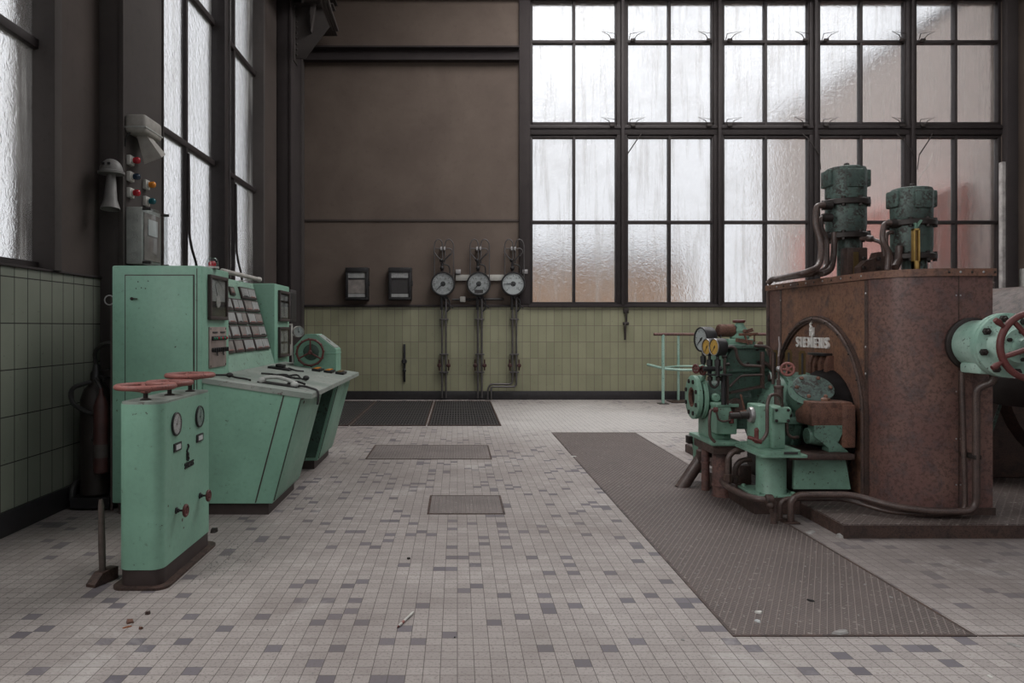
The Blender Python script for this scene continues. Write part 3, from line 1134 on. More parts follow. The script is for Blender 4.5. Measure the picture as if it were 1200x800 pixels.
for y0, y1 in ((5.62, 5.73), (5.80, 5.91)):
    MB().box(CX + .008, CX + .013, y0, y1, 1.352, 1.364).build('label_strip', M_BLACK, sp)
for y0 in (5.575, 5.935):
    for z0 in (1.10, 1.385):
        MB().cyl((CX + .008, y0, z0), (CX + .013, y0, z0), .006, n=8).build('screw', M_IRON, sp)

bc = thing('beacon_lamp', (-1.915, 5.70, CZ), 'small clear domed beacon with red core on top of the near cabinet', 'beacon')
MB().ring((-1.915, 5.70, CZ), (0, 0, 1), [(0, .052), (.014, .052), (.016, .046)], 24).build('base', M_GREYPL, bc)
MB().ring((-1.915, 5.70, CZ + .012), (0, 0, 1), [(0, .028), (.03, .03), (.045, .02)], 18).build('red_core', M_REDLENS, bc)
MB().ring((-1.915, 5.70, CZ + .014), (0, 0, 1), [(0, .048), (.05, .045), (.066, .034), (.07, .01)], 24).build('dome', M_CLEAR, bc)

# desk with sloping instrument panel
dk = thing('control_desk', (-1.55, 6.9, 0), 'long green sloping control desk with rows of square meters above it', 'control desk')
DX0, DX1 = CX, -1.084
DZ0, DZ1 = 1.022, .905       # rear / front height of the worktop
DY0, DY1 = 5.42, 8.0
def dz(x):
    return DZ0 + (DZ1 - DZ0) * (x - DX0) / (DX1 - DX0)
m = MB()
t_ = .038
m.prism([(DX0 + .002, dz(DX0)), (DX1, dz(DX1)), (DX1 + .004, dz(DX1) - .004), (DX1 + .004, dz(DX1) - t_), (DX1 - .02, dz(DX1) - t_), (DX0 + .002, dz(DX0) - t_)], 'y', DY0 - .012, DY1)
m.build('worktop', M_GREEN_TOP, dk, ang=25)
def pedestal(y0, y1, name):
    q = [(DX0 + .004, .09), (-1.375, .09), (-1.165, dz(-1.165) - t_ - .001), (DX0 + .004, dz(DX0) - t_ - .001)]
    p = MB().prism(q, 'y', y0, y1).build(name, M_GREEN, dk, flat=True)
    MB().box(DX0 + .004, -1.41, y0 + .03, y1 - .02, 0, .092).build('plinth', M_PLINTH, p)
    # raised front panel on the raked face and its screws
    nrm = V((dz(-1.165) - t_ - .09, 0, -(-1.165 + 1.375))).normalized()
    a, b2 = V((-1.375, 0, .09)), V((-1.165, 0, dz(-1.165) - t_))
    dr_ = (b2 - a).normalized()
    ctr = (a + b2) / 2 + V((0, (y0 + y1) / 2, 0))
    MB().obox(ctr + nrm * .001, dr_, V((0, 1, 0)), nrm, (b2 - a).length - .035, y1 - y0 - .035, .008).build('panel_seam', M_PLINTH, p)
    fp = MB().obox(ctr + nrm * .003, dr_, V((0, 1, 0)), nrm, (b2 - a).length - .05, y1 - y0 - .05, .012, .003).build('front_panel', M_GREEN, p)
    for s1 in (-.36, .36):
        MB().ring(ctr + dr_ * .36 + V((0, s1 * (y1 - y0), 0)) + nrm * .009, nrm, [(0, .012), (.006, .009)], 10).build('screw', M_IRON, fp)
    # slanted seam and end frame on the camera-side end
    e = MB()
    e.prism([(-1.505, .095), (-1.495, .095), (-1.285, dz(-1.285) - t_ - .006), (-1.295, dz(-1.295) - t_ - .006)], 'y', y0 - .002, y0 + .001)
    e.build('seam', M_PLINTH, p, flat=True)
    return p
pedestal(5.42, 6.32, 'pedestal')
pedestal(7.16, 8.0, 'pedestal')
MB().box(DX0 + .004, DX0 + .04, 6.32, 7.16, .09, .96).build('back_panel', M_GREEN_PANEL, dk)
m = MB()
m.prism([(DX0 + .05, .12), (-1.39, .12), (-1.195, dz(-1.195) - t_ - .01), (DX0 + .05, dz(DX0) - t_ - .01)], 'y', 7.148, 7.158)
m.build('knee_shade_panel', M_MOSS, dk, flat=True)  # dark paint stands in for the shade inside the knee space
# sloping meter panel
PY0, PY1 = 6.056, 7.562
pa, pb = V((CX + .0, 0, dz(CX) + .002)), V((-2.12, 0, 1.846))
pd = (pb - pa).normalized()
pn = V((pd.z, 0, -pd.x))
m = MB()
m.prism([(pa.x, pa.z), (pb.x, pb.z), (CXL + .1, pb.z), (CXL + .1, pa.z - .9), (pa.x - .005, pa.z - .9)], 'y', PY0, PY1)
mp_ = m.build('meter_panel', M_GREEN_PANEL, dk, flat=True)
plen = (pb - pa).length
def on_panel(s_, y):
    """point on the sloping panel, s_ = distance up the slope"""
    return pa + pd * s_ + V((0, y, 0))
def square_meter(y0, y1, s0, s1, cells, mat=M_PAPER):
    c = on_panel((s0 + s1) / 2, (y0 + y1) / 2)
    w, h = y1 - y0, s1 - s0
    fr = MB().obox(c + pn * .008, V((0, 1, 0)), pd, pn, w, h, .02, .004).build('panel_meter', M_PLINTH, dk)
    cw = (w - .03) / cells
    for i in range(cells):
        cc = on_panel((s0 + s1) / 2 + .004, y0 + .015 + cw * (i + .5))
        MB().obox(cc + pn * .0185, V((0, 1, 0)), pd, pn, cw - .014, h - .034, .003).build('scale_card', mat if random.random() > .3 else M_PAPER2, fr)
        MB().obox(cc - pd * (h * .5 - .022) + pn * .0205, V((0, 1, 0)), pd, pn, cw * .6, .008, .003).build('red_mark', M_RED if random.random() < .6 else M_DARK, fr)
    return fr
rows = 5
s_lo, s_hi = .155, .80
rp = (s_hi - s_lo) / rows
for r_ in range(rows):
    s0, s1 = s_lo + r_ * rp, s_lo + (r_ + 1) * rp - .012
    square_meter(6.985, 7.495, s0, s1, 2)
    if r_ < 4:
        square_meter(6.625, 6.955, s0, s1, 2 if r_ != 0 else 1)
        square_meter(6.345, 6.60, s0, s1, 1)
        square_meter(6.075, 6.325, s0, s1, 1)
square_meter(6.66, 6.80, s_lo + 4 * rp + .02, s_lo + 4 * rp + .10, 1, M_PINKPANEL)
MB().ring(on_panel(.84, 6.42) , pn, [(0, .02), (.02, .018), (.024, .01)], 14).build('red_button', M_REDLENS, dk)

tl = thing('tube_lamp', (-1.95, 6.7, 1.86), 'long white tube lamp along the top edge of the meter panel', 'tube lamp')
MB().rod((-1.955, 6.058, 1.868), (-1.955, 7.20, 1.868), .020, .006, 16).build('tube', M_LIGHTGREY, tl)
m = MB()
m.rod((-1.955, 7.17, 1.868), (-1.955, 7.215, 1.868), .025, .006, 16)
m.bar((-1.955, 6.3, 1.855), (-2.10, 6.3, 1.842), .02, .008)
m.bar((-1.955, 7.0, 1.855), (-2.10, 7.0, 1.842), .02, .008)
m.build('holder', M_WHITE, tl)

# far cabinet
fc = thing('control_cabinet', (-2.2, 7.89, 0), 'green control cabinet at the far end of the console, two tall meters on its face', 'cabinet')
m = MB()
m.box(CXL + .1, CX, 7.57, 8.22, .09, 1.852, .01)
m.build('body', M_GREEN, fc)
MB().box(CXL + .13, CX - .04, 7.6, 8.2, 0, .1).build('plinth', M_PLINTH, fc)
face_meter(CX, 7.70, 8.15, 1.46, 1.79, fc, inner=.62)
face_meter(CX, 7.70, 8.15, 1.075, 1.40, fc, inner=.45)
# side instruments past the far cabinet
ib = thing('instrument_post', (-1.93, 8.5, 0), 'slim post carrying a beige plate and round dial beyond the far cabinet', 'instrument')
m = MB()
m.box(-2.02, -1.96, 8.40, 8.46, 0, 1.80, .006)
m.box(-2.06, -1.92, 8.34, 8.52, 0, .015)
m.build('post', M_DARK, ib)
MB().box(-1.965, -1.90, 8.30, 8.62, 1.46, 1.83, .01).build('meter_box', M_DARK, ib)
MB().box(-1.903, -1.897, 8.34, 8.58, 1.50, 1.79).build('meter_window', M_BLACK, ib)
MB().box(-1.96, -1.93, 8.30, 8.56, 1.07, 1.44, .004).build('plate', M_LIGHTGREY, ib)
MB().box(-1.932, -1.922, 8.34, 8.44, 1.2, 1.42, .004).build('slot_cover', M_BLACK, ib)
dial((-1.86, 8.56, 1.345), (.55, -.83, 0), .066, .05, ib, M_LIGHTGREY, M_DIAL, 100, 16)
m = MB().tube([(-1.95, 8.5, 1.3), (-1.9, 8.58, 1.32), (-1.875, 8.59, 1.34)], .012, 8)
m.tube([(-1.93, 8.5, 1.2), (-1.92, 8.5, 1.0), (-1.94, 8.5, .9)], .008, 6)
m.build('bracket', M_GREYPL, ib)

# green box with red wheel at the far end of the desk
wb_ = thing('handwheel_box', (-1.47, 7.78, dz(-1.47)), 'faceted green box with a spoked red wheel on the far end of the desk', 'handwheel box')
hx0, hx1 = -1.715, -1.275
hz = dz(-1.47)
m = MB()
m.prism([(hx0, dz(hx0) + .001), (hx1, dz(hx1) + .001), (hx1, 1.165), (hx1 - .21, 1.325), (hx0 + .12, 1.325), (hx0, 1.20)], 'y', 7.66, 7.98)
m.build('casing', M_GREEN, wb_, flat=True)
m = MB()
nq = V((.16, 0, .21)).normalized()
m.obox(V((hx1 - .105, 7.82, 1.245)) + nq * .004, V((0, 1, 0)), V((-.21, 0, .16)).normalized(), nq, .27, .225, .006, .002)
cp_ = m.build('top_cover', M_GREEN_TOP, wb_)
MB().obox(V((hx1 - .11, 7.80, 1.249)) + nq * .008, V((0, 1, 0)), V((-.21, 0, .16)).normalized(), nq, .03, .05, .005).build('label_plate', M_DARK, cp_)
MB().box(hx0 - .004, hx1 + .004, 7.655, 7.985, 1.115, 1.13, .002).build('joint_flange', M_GREEN, wb_)
wc = V((-1.535, 7.60, 1.135))
hwl = handwheel(wc, (.1, -1, .0), .135, .011, 3, wb_, M_DARKRED, 'handwheel', .0, .022, ph=.5, knobs=True)
MB().cyl(wc, wc + V((0, .07, 0)), .014, n=12).build('spindle', M_IRON, hwl)
MB().ring((wc.x, 7.662, wc.z), (0, -1, 0), [(0, .085), (.006, .085), (.012, .06)], 24).build('boss', M_MOSS, wb_)

# telephone handset
SLX = V((1, 0, (DZ1 - DZ0) / (DX1 - DX0))).normalized()
SLN = V((-SLX.z, 0, SLX.x))
th = V((-1.39, 5.66, 0))
th.z = dz(th.x) + .004
hs = thing('telephone_handset', th, 'grey telephone handset lying near the front edge of the control desk', 'telephone')
m = MB()
ux = V((1, .0, (DZ1 - DZ0) / (DX1 - DX0))).normalized()
ux = (ux + V((0, .12, 0))).normalized()
pts, rr = [], []
for i in range(15):
    t = i / 14
    pts.append(th + ux * (-.135 + .27 * t) + V((0, 0, .026 + .03 * math.sin(PI * t))))
    rr.append(.0145)
m.tube(pts, rr, 10)
for s_ in (-1, 1):
    m.ring(th + ux * s_ * .125, (0, 0, 1), [(0, .026), (.012, .032), (.026, .030), (.04, .018)], 18)
m.build('handset', M_GREYPL, hs)
MB().obox(th + SLN * .003 + V((.0, .02, 0)), V((0, 1, 0)), SLX, SLN, .12, .31, .008).build('cradle', M_BLACK, hs)
m = MB()
m.tube([th + ux * .13 + V((0, 0, .012)), th + V((.20, .02, -.014)), th + V((.26, -.05, -.022)), V((DX1 + .016, 5.60, .915)), V((DX1 + .020, 5.58, .85)), V((DX1 + .018, 5.56, .81))], .009, 8, bend=.03)
m.tube([th + V((.05, .10, .0)), th + V((.13, .08, .02)), th + V((.20, .03, .002))], .009, 8, bend=.03)
m.build('cord', M_CABLE, hs)

# loose things on the desk
def desk_item(name, label, cat, x, y, mb, mat, group=None):
    o = mb.build(name, mat, origin=(x, y, dz(x)))
    return tag(o, label, cat, group)
x, y = -1.72, 5.60
m = MB()
m.tube([(x - .16, y - .02, dz(x - .16) + .014), (x - .05, y + .06, dz(x) + .03), (x + .02, y - .01, dz(x) + .016), (x + .08, y + .05, dz(x + .08) + .014), (x + .13, y, dz(x + .13) + .014)], .008, 8, bend=.05)
m.ball((x - .04, y + .04, dz(x) + .032), .024, (1.2, .8, .8))
desk_item('cable_clump', 'black cable clump at the near left end of the desk top', 'cable', x, y, m, M_CABLE)
x, y = -1.50, 6.25
m = MB()
for i in range(3):
    m.tube([(x - .18 + i * .1, y + .02 * i, dz(x - .18 + i * .1) + .012), (x - .08 + i * .1, y + .06, dz(x) + .026), (x + .0 + i * .08, y, dz(x + i * .08) + .012), (x + .1 + i * .05, y + .05, dz(x + .1 + i * .05) + .012)], .008, 8, bend=.04)
m.ball((x + .2, y + .02, dz(x + .2) + .026), .028, (1, 1, .8))
desk_item('cable_tangle', 'tangle of black plugs and leads behind the telephone handset', 'cable', x, y, m, M_CABLE)
x, y = -1.70, 7.0
m = MB()
m.obox(V((x, y, dz(x))) + SLN * .011, SLX, V((0, 1, 0)), SLN, .21, .16, .018, .005)
m.obox(V((x, y, dz(x))) + SLN * .035, SLX, V((0, 1, 0)), SLN, .08, .10, .03, .008)
m.tube([(x + .08, y, dz(x + .08) + .024), (x + .16, y - .05, dz(x + .16) + .014), (x + .22, y + .02, dz(x + .22) + .013)], .008, 8, bend=.03)
desk_item('desk_unit', 'flat black device on the desk below the far cabinet', 'device', x, y, m, M_BLACK)
for i in range(3):
    x, y = -1.42 + i * .115, 7.42 + .02 * i
    rt = thing('terminal_block', (x, y, dz(x)), ['orange topped terminal strip nearest the red wheel on the desk', 'middle of three orange terminal strips lying on the desk', 'outermost orange terminal strip close to the desk front edge'][i], 'terminal block')
    m = MB()
    m.obox(V((x, y, dz(x))) + SLN * .014, SLX, V((0, 1, 0)), SLN, .084, .22, .025, .003)
    m.build('body', M_BLACK, rt)
    for q in range(5):
        MB().box(x - .03, x + .02, y - .10 + q * .042, y - .07 + q * .042, dz(x) + .024, dz(x) + .034, .003).build('terminal', M_ORANGELENS if i < 2 else M_OLDBRASS, rt)

# ------------------------------------------------------------------ on the stanchion
ho = thing('signal_horn', (-2.84, 6.42, 3.0), 'boxy beige signal horn with square trumpet high on the stanchion', 'horn')
m = MB()
m.box(-2.84, -2.66, 6.22, 6.58, 3.06, 3.22, .03, 3)
m.build('housing', M_HORN, ho)
MB().box(-2.845, -2.655, 6.215, 6.585, 3.10, 3.115, .004).build('joint', M_GREYPL, ho)
m = MB()
def frustum(mb, p, q, a, b, side):
    p, q = V(p), V(q)
    w = (q - p).normalized()
    u = V(side).normalized()
    u = (u - w * u.dot(w)).normalized()
    v = w.cross(u)
    vs = [p + u * sx * a + v * sy * a for sx, sy in ((-1, -1), (1, -1), (1, 1), (-1, 1))]
    vs += [q + u * sx * b + v * sy * b for sx, sy in ((-1, -1), (1, -1), (1, 1), (-1, 1))]
    vs += [q + u * sx * b * .88 + v * sy * b * .88 for sx, sy in ((-1, -1), (1, -1), (1, 1), (-1, 1))]
    vs += [p + w * .06 + u * sx * a * .6 + v * sy * a * .6 for sx, sy in ((-1, -1), (1, -1), (1, 1), (-1, 1))]
    fs = [(3, 2, 1, 0)]
    for k in (0, 4, 8):
        fs += [(k + i, k + (i + 1) % 4, k + 4 + (i + 1) % 4, k + 4 + i) for i in range(4)]
    fs.append((12, 13, 14, 15))
    mb.add(vs, fs)
frustum(m, (-2.755, 6.36, 3.09), (-2.675, 6.46, 2.885), .035, .082, (0, 1, 0))
m.build('trumpet', M_HORN, ho, flat=True)
m = MB().tube([(-2.8, 6.25, 3.07), (-2.82, 6.2, 3.0), (-2.835, 6.22, 2.94)], .008, 6)
m.build('cable', M_CABLE, ho)

h2 = thing('round_horn', (-2.86, 6.18, 2.5), 'white domed round horn on the shadowed side of the stanchion', 'horn')
m = MB()
cx2, cy2, cz2 = -2.875, 6.06, 2.70
m.ball((cx2, cy2, cz2 - .01), .092, (1, 1, 1.15), 24, 8, half=True)
m.ring((cx2, cy2, cz2 - .035), (0, 0, 1), [(0, .06), (.004, .105), (.022, .105), (.03, .09)], 24)
m.build('dome', M_DIMGREY, h2)
m = MB().ring((cx2, cy2, cz2 - .03), (.03, -.12, -1), [(0, .034), (.22, .052), (.30, .078), (.30, .072), (.2, .04), (.05, .03)], 24, (True, True))
m.build('trumpet', M_DIMGREY, h2)
MB().box(cx2 - .02, cx2 + .02, cy2 + .06, 6.18, cz2 - .02, cz2 + .03).build('bracket', M_DARK, h2)
for q in (-.02, .02):
    MB().box(cx2 + q * 1.2 - .012, cx2 + q * 1.2 + .012, cy2 - .098, cy2 - .088, cz2 + .028, cz2 + .048).build('slot', M_BLACK, h2)

for (yy, zz, mat, lab) in ((6.30, 2.837, M_REDLENS, 'upper red signal lamp, directly below the square trumpet'), (6.30, 2.697, M_BLUELENS, 'dark blue signal lamp between the two red ones'),
                           (6.30, 2.557, M_REDLENS, 'lower red signal lamp just above the grey meter box'), (6.62, 2.69, M_ORANGELENS, 'orange signal lamp on the stanchion'),
                           (6.62, 2.54, M_TEALLENS, 'teal signal lamp on the stanchion below the orange one')):
    sl = thing('signal_lamp', (-2.84, yy, zz), lab, 'signal lamp', 'signal lamps on the stanchion')
    MB().box(-2.84, -2.805, yy - .042, yy + .042, zz - .042, zz + .042, .006).build('base', M_WHITE, sl)
    MB().ring((-2.806, yy, zz), (1, 0, 0), [(0, .03), (.012, .03), (.012, .024)], 18).build('collar', M_WHITE, sl)
    MB().ring((-2.795, yy, zz), (1, 0, 0), [(0, .024), (.03, .029), (.045, .027), (.055, .018), (.058, .004)], 18).build('lens', mat, sl)

mt = thing('meter_box', (-2.84, 6.45, 1.92), 'grey plastic meter box with knock-outs and clear front above the near cabinet', 'meter box')
MB().box(-2.84, -2.705, 6.25, 6.66, 1.94, 2.43, .008).build('housing', M_GREYPL, mt)
k = 0
for zz, r_ in ((2.35, .022), (2.31, .022), (2.245, .034), (2.17, .022), (2.13, .022), (2.06, .034), (2.0, .022), (1.975, .018)):
    for xx in ((-2.805, -2.774, -2.743) if r_ < .03 else (-2.774,)):
        if r_ < .03 and xx == -2.774:
            rr_, zq = .014, zz + .018
        else:
            rr_, zq = r_ * .62, zz
        MB().ring((xx, 6.251, zq), (0, -1, 0), [(0, rr_), (.004, rr_), (.004, rr_ * .8), (.002, rr_ * .75)], 14).build('knock_out', M_GREYPL, mt)
MB().box(-2.705, -2.698, 6.29, 6.62, 1.98, 2.39).build('meter_face', M_PAPER2, mt)
m = MB().box(-2.705, -2.64, 6.255, 6.655, 1.945, 2.425, .006)
m.build('clear_cover', M_CLEAR, mt)
for yy in (6.262, 6.648):
    for zz in (1.955, 2.415):
        MB().cyl((-2.70, yy, zz), (-2.63, yy, zz), .012, n=10).build('cover_screw', M_DARK, mt)
m = MB().box(-2.698, -2.69, 6.36, 6.55, 2.2, 2.34)
m.build('nameplate', M_DIAL, mt)

# ------------------------------------------------------------------ far-left corner: extinguisher trolley
ex = thing('extinguisher_trolley', (-2.80, 5.62, 0), 'dark wheeled fire extinguisher with a coiled hose in the shadow beside the left wall', 'fire extinguisher')
m = MB().ring((-2.80, 5.66, .10), (0, 0, 1), [(0, .09), (.02, .115), (.74, .115), (.82, .09), (.86, .05), (.90, .045)], 24)
m.build('cylinder', M_IRON, ex)
m = MB().ring((-2.80, 5.66, .99), (0, 0, 1), [(0, .045), (.05, .045), (.08, .03), (.12, .025)], 14)
m.bar((-2.80, 5.66, 1.06), (-2.68, 5.62, 1.08), .018, .012)
m.bar((-2.80, 5.66, 1.03), (-2.70, 5.60, 1.0), .02, .02)
m.build('valve_head', M_BLACK, ex)
m = MB()
m.tube([(-2.80, 5.66, 1.10), (-2.80, 5.62, 1.22), (-2.70, 5.60, 1.28), (-2.63, 5.62, 1.27), (-2.62, 5.70, 1.2)], .017, 8, bend=.09)
m.tube([(-2.80, 5.58, .98), (-2.93, 5.52, .94), (-2.92, 5.52, .82), (-2.76, 5.50, .74), (-2.66, 5.52, .76), (-2.62, 5.6, .80)], .017, 8, bend=.1)
m.tube([(-2.75, 5.54, 1.0), (-2.69, 5.5, .95), (-2.685, 5.5, .62)], .014, 8, bend=.05)
m.build('hose', M_CABLE, ex)
for s_ in (-1, 1):
    MB().torus((-2.80 + s_ * .155, 5.68, .11), (1, 0, 0), .085, .024, 24, 8).build('wheel', M_CABLE, ex)
m = MB()
m.tube([(-2.90, 5.80, .1), (-2.90, 5.80, 1.0), (-2.70, 5.80, 1.0), (-2.70, 5.80, .1)], .013, 8, bend=.06)
m.box(-2.95, -2.65, 5.55, 5.8, .02, .1)
m.build('carriage', M_BLACK, ex)
m = MB().ring((-2.685, 5.50, .30), (0, 0, 1), [(0, .045), (.012, .055), (.50, .055), (.56, .035), (.60, .016), (.64, .016)], 20)
gb = m.build('gas_bottle', M_DULLRED, ex)
MB().ring((-2.685, 5.50, .42), (0, 0, 1), [(0, .0555), (.10, .0555)], 20, (False, False)).build('label_band', M_DARKPAPER, gb)
MB().torus((-2.70, 5.54, .55), (0, 0, 1), .07, .008, 20, 6).build('bottle_strap', M_BLACK, ex)

# sledge hammer standing on its head
hm = thing('sledge_hammer', (-1.945, 4.0, 0), 'rusty sledge hammer standing upright on the floor beside the valve pedestal', 'hammer')
m = MB()
m.tube([(-1.945, 4.0, .045), (-1.949, 4.0, .2), (-1.953, 4.0, .42), (-1.955, 4.0, .455)], [.017, .019, .0155, .010], 10)
m.build('handle', M_WOOD, hm)
q = V((.052, .16, 0)).normalized()
m = MB()
sd = V((-q.y, q.x, 0))
c0 = V((-1.945, 4.0, 0))
vs = []
for t, h0, h1, w in ((-.085, .001, .016, .030), (-.03, .001, .062, .030), (.03, .001, .068, .030), (.085, .001, .066, .028)):
    for s1, hh in ((-1, h0), (1, h0), (1, h1), (-1, h1)):
        vs.append(c0 + q * t + sd * s1 * w + V((0, 0, hh)))
fs = [(0, 1, 2, 3), (15, 14, 13, 12)]
for k in range(3):
    fs += [(k * 4 + i, k * 4 + (i + 1) % 4, k * 4 + 4 + (i + 1) % 4, k * 4 + 4 + i) for i in range(4)]
m.add(vs, fs)
m.build('head', M_RUSTDK, hm, flat=True)


# ------------------------------------------------------------------ right: steel platform under the machine
pf = thing('steel_platform', (4.2, 6.2, 0), 'low chequered steel platform that the rusty machine casing stands on', 'platform')
M_TREAD2 = tread_plate('chequer_plate_platform', (.075, .056, .050), (.15, .12, .11), math.radians(40), .05)
MB().box(2.57, 7.2, 4.84, 8.2, .075, .09).build('deck', M_TREAD2, pf, flat=True)
m = MB()
m.box(2.56, 7.2, 4.83, 4.85, 0, .085)
m.box(2.56, 2.58, 4.85, 8.2, 0, .085)
m.box(2.58, 7.2, 4.85, 8.2, 0, .07)
m.build('edge_angle', M_RUSTDK, pf, flat=True)

# ------------------------------------------------------------------ casing
hsg = thing('machine_casing', (3.4, 6.1, .09), 'big rusty brown sheet-steel casing with a round-cornered front and raised maker lettering', 'machine casing')
HX0, HX1, HY0, HY1, HZ0, HZ1, HR = 3.06, 3.735, 5.09, 7.20, .09, 1.80, .36
def hplan(e=0.0, n=14):
    pts = [(HX1 + e, HY1 + e), (HX0 - e, HY1 + e)]
    cx, cy = HX0 + HR, HY0 + HR
    for i in range(n + 1):
        a = PI + PI / 2 * i / n
        pts.append((cx + (HR + e) * math.cos(a), cy + (HR + e) * math.sin(a)))
    pts.append((HX1 + e, HY0 - e))
    return pts
MB().prism(hplan(), 'z', HZ0, HZ1 - .02).build('shell', M_RUST, hsg)
MB().prism(hplan(.016), 'z', HZ1 - .045, HZ1 + .008).build('top_rim', M_RUSTBR if False else M_RUST2, hsg)
MB().prism(hplan(.012), 'z', HZ0, HZ0 + .05).build('foot_strip', M_RUSTDK, hsg)
# side cover sheet (the left face) and its seams, screws
m = MB()
m.box(HX0 - .004, HX0 + .01, 5.47, 6.90, HZ0 + .05, HZ1 - .05)
m.build('side_sheet', M_RUST2, hsg, flat=True)
m = MB()
m.box(HX0 - .008, HX0 + .01, 5.435, 5.475, HZ0 + .05, HZ1 - .05, .003)
m.box(HX0 - .008, HX0 + .01, 6.87, 6.91, HZ0 + .05, HZ1 - .05, .003)
m.box(HX0 - .010, HX0 + .01, 7.15, 7.21, HZ0, HZ1 - .05, .003)
m.build('cover_strip', M_RUSTDK, hsg)
for yy in (5.455, 6.89):
    for i in range(8):
        MB().ball((HX0 - .008, yy, .25 + i * .2), .009, (.6, 1, 1), 8, 5).build('rivet', M_STEEL if i % 3 else M_RUSTDK, hsg)
for i in range(12):
    t = i / 11
    MB().ball((HX0 - .017, 5.5 + t * 1.6, HZ1 - .018), .009, (.6, 1, 1), 8, 5).build('rim_screw', M_IRON if i % 2 else M_STEEL, hsg)
for i in range(5):
    MB().ball((HX0 + HR + i * .08, HY0 - .017, HZ1 - .018), .009, (1, .6, 1), 8, 5).build('rim_screw', M_STEEL if i % 2 else M_IRON, hsg)
m = MB()
m.box(3.494, 3.500, HY0 - .003, HY0 + .01, HZ0 + .05, HZ1 - .045)
m.build('front_seam', M_RUSTDK, hsg, flat=True)
for zz in (.3, .62, .95, 1.3, 1.62):
    for dx in (.02, .05):
        MB().ball((3.46 + dx, HY0 - .001, zz), .006, (1, .6, 1), 8, 5).build('front_rivet', M_STEEL, hsg)
# arched cover with rolled rim
AY, AZ, AR = 6.20, .715, .78
def arch(r, z0=HZ0 + .05, n=40):
    return [(AY + r, z0)] + [(AY + r * math.cos(PI * i / n), AZ + r * math.sin(PI * i / n)) for i in range(n + 1)] + [(AY - r, z0)]
ac = MB().prism(arch(AR - .03), 'x', HX0 - .012, HX0 - .002).build('arched_cover', M_RUST2, hsg, flat=True)
m = MB()
o_, i_ = arch(AR), arch(AR - .055)
n_ = len(o_)
for (x0, x1, oo, ii) in ((HX0 - .034, HX0 - .002, o_, i_),):
    vs = [V((x0, *p)) for p in oo] + [V((x0, *p)) for p in ii] + [V((x1, *p)) for p in oo] + [V((x1, *p)) for p in ii]
    fs = []
    for i in range(n_ - 1):
        fs += [(i, i + 1, n_ + i + 1, n_ + i), (i, 2 * n_ + i, 2 * n_ + i + 1, i + 1), (n_ + i, n_ + i + 1, 3 * n_ + i + 1, 3 * n_ + i)]
    m.add(vs, fs)
m.tube([V((HX0 - .036, *p)) for p in arch(AR - .028)], .014, 8)
m.build('arch_rim', M_RUSTDK, hsg)
for i in range(11):
    a = PI * (.03 + .94 * i / 10)
    MB().ball((HX0 - .05, AY + (AR - .028) * math.cos(a), AZ + (AR - .028) * math.sin(a)), .008, n=8, m=5).build('rim_rivet', M_IRON, hsg)
M_SILVER = plain('silver_paint', (.80, .78, .75), .45, .1, var=.15)
letters('SIEMENS', .088, (HX0 - .011, 6.25, 1.268), (0, -1, 0), (0, 0, 1), M_SILVER, hsg, 'lettering', .022, .165, .30, 1.2)
monogram((HX0 - .012, 6.25, 1.40), .16, (0, -1, 0), (0, 0, 1), M_SILVER, hsg, .022)
# dark bearing cowl in the arch with its ribs
m = MB()
m.ring((HX0 - .01, 6.0, .62), (-1, 0, 0), [(0, .44), (.03, .44), (.22, .34), (.30, .20)], 28)
m.build('bearing_cowl', M_SOOT, hsg)
m = MB()
m.box(HX0 - .10, HX0 - .01, 5.93, 6.17, 1.165, 1.185, .003)
m.build('cowl_lip', M_BLACK, hsg)
for yy in (5.93, 6.03, 6.12, 6.20):
    m = MB()
    m.prism([(HX0 - .01, 1.165), (HX0 - .05, 1.165), (HX0 - .07, 1.10), (HX0 - .075, .88), (HX0 - .01, .88)], 'y', yy - .022, yy + .022)
    m.build('cowl_rib', M_RUSTBR, hsg, flat=True)
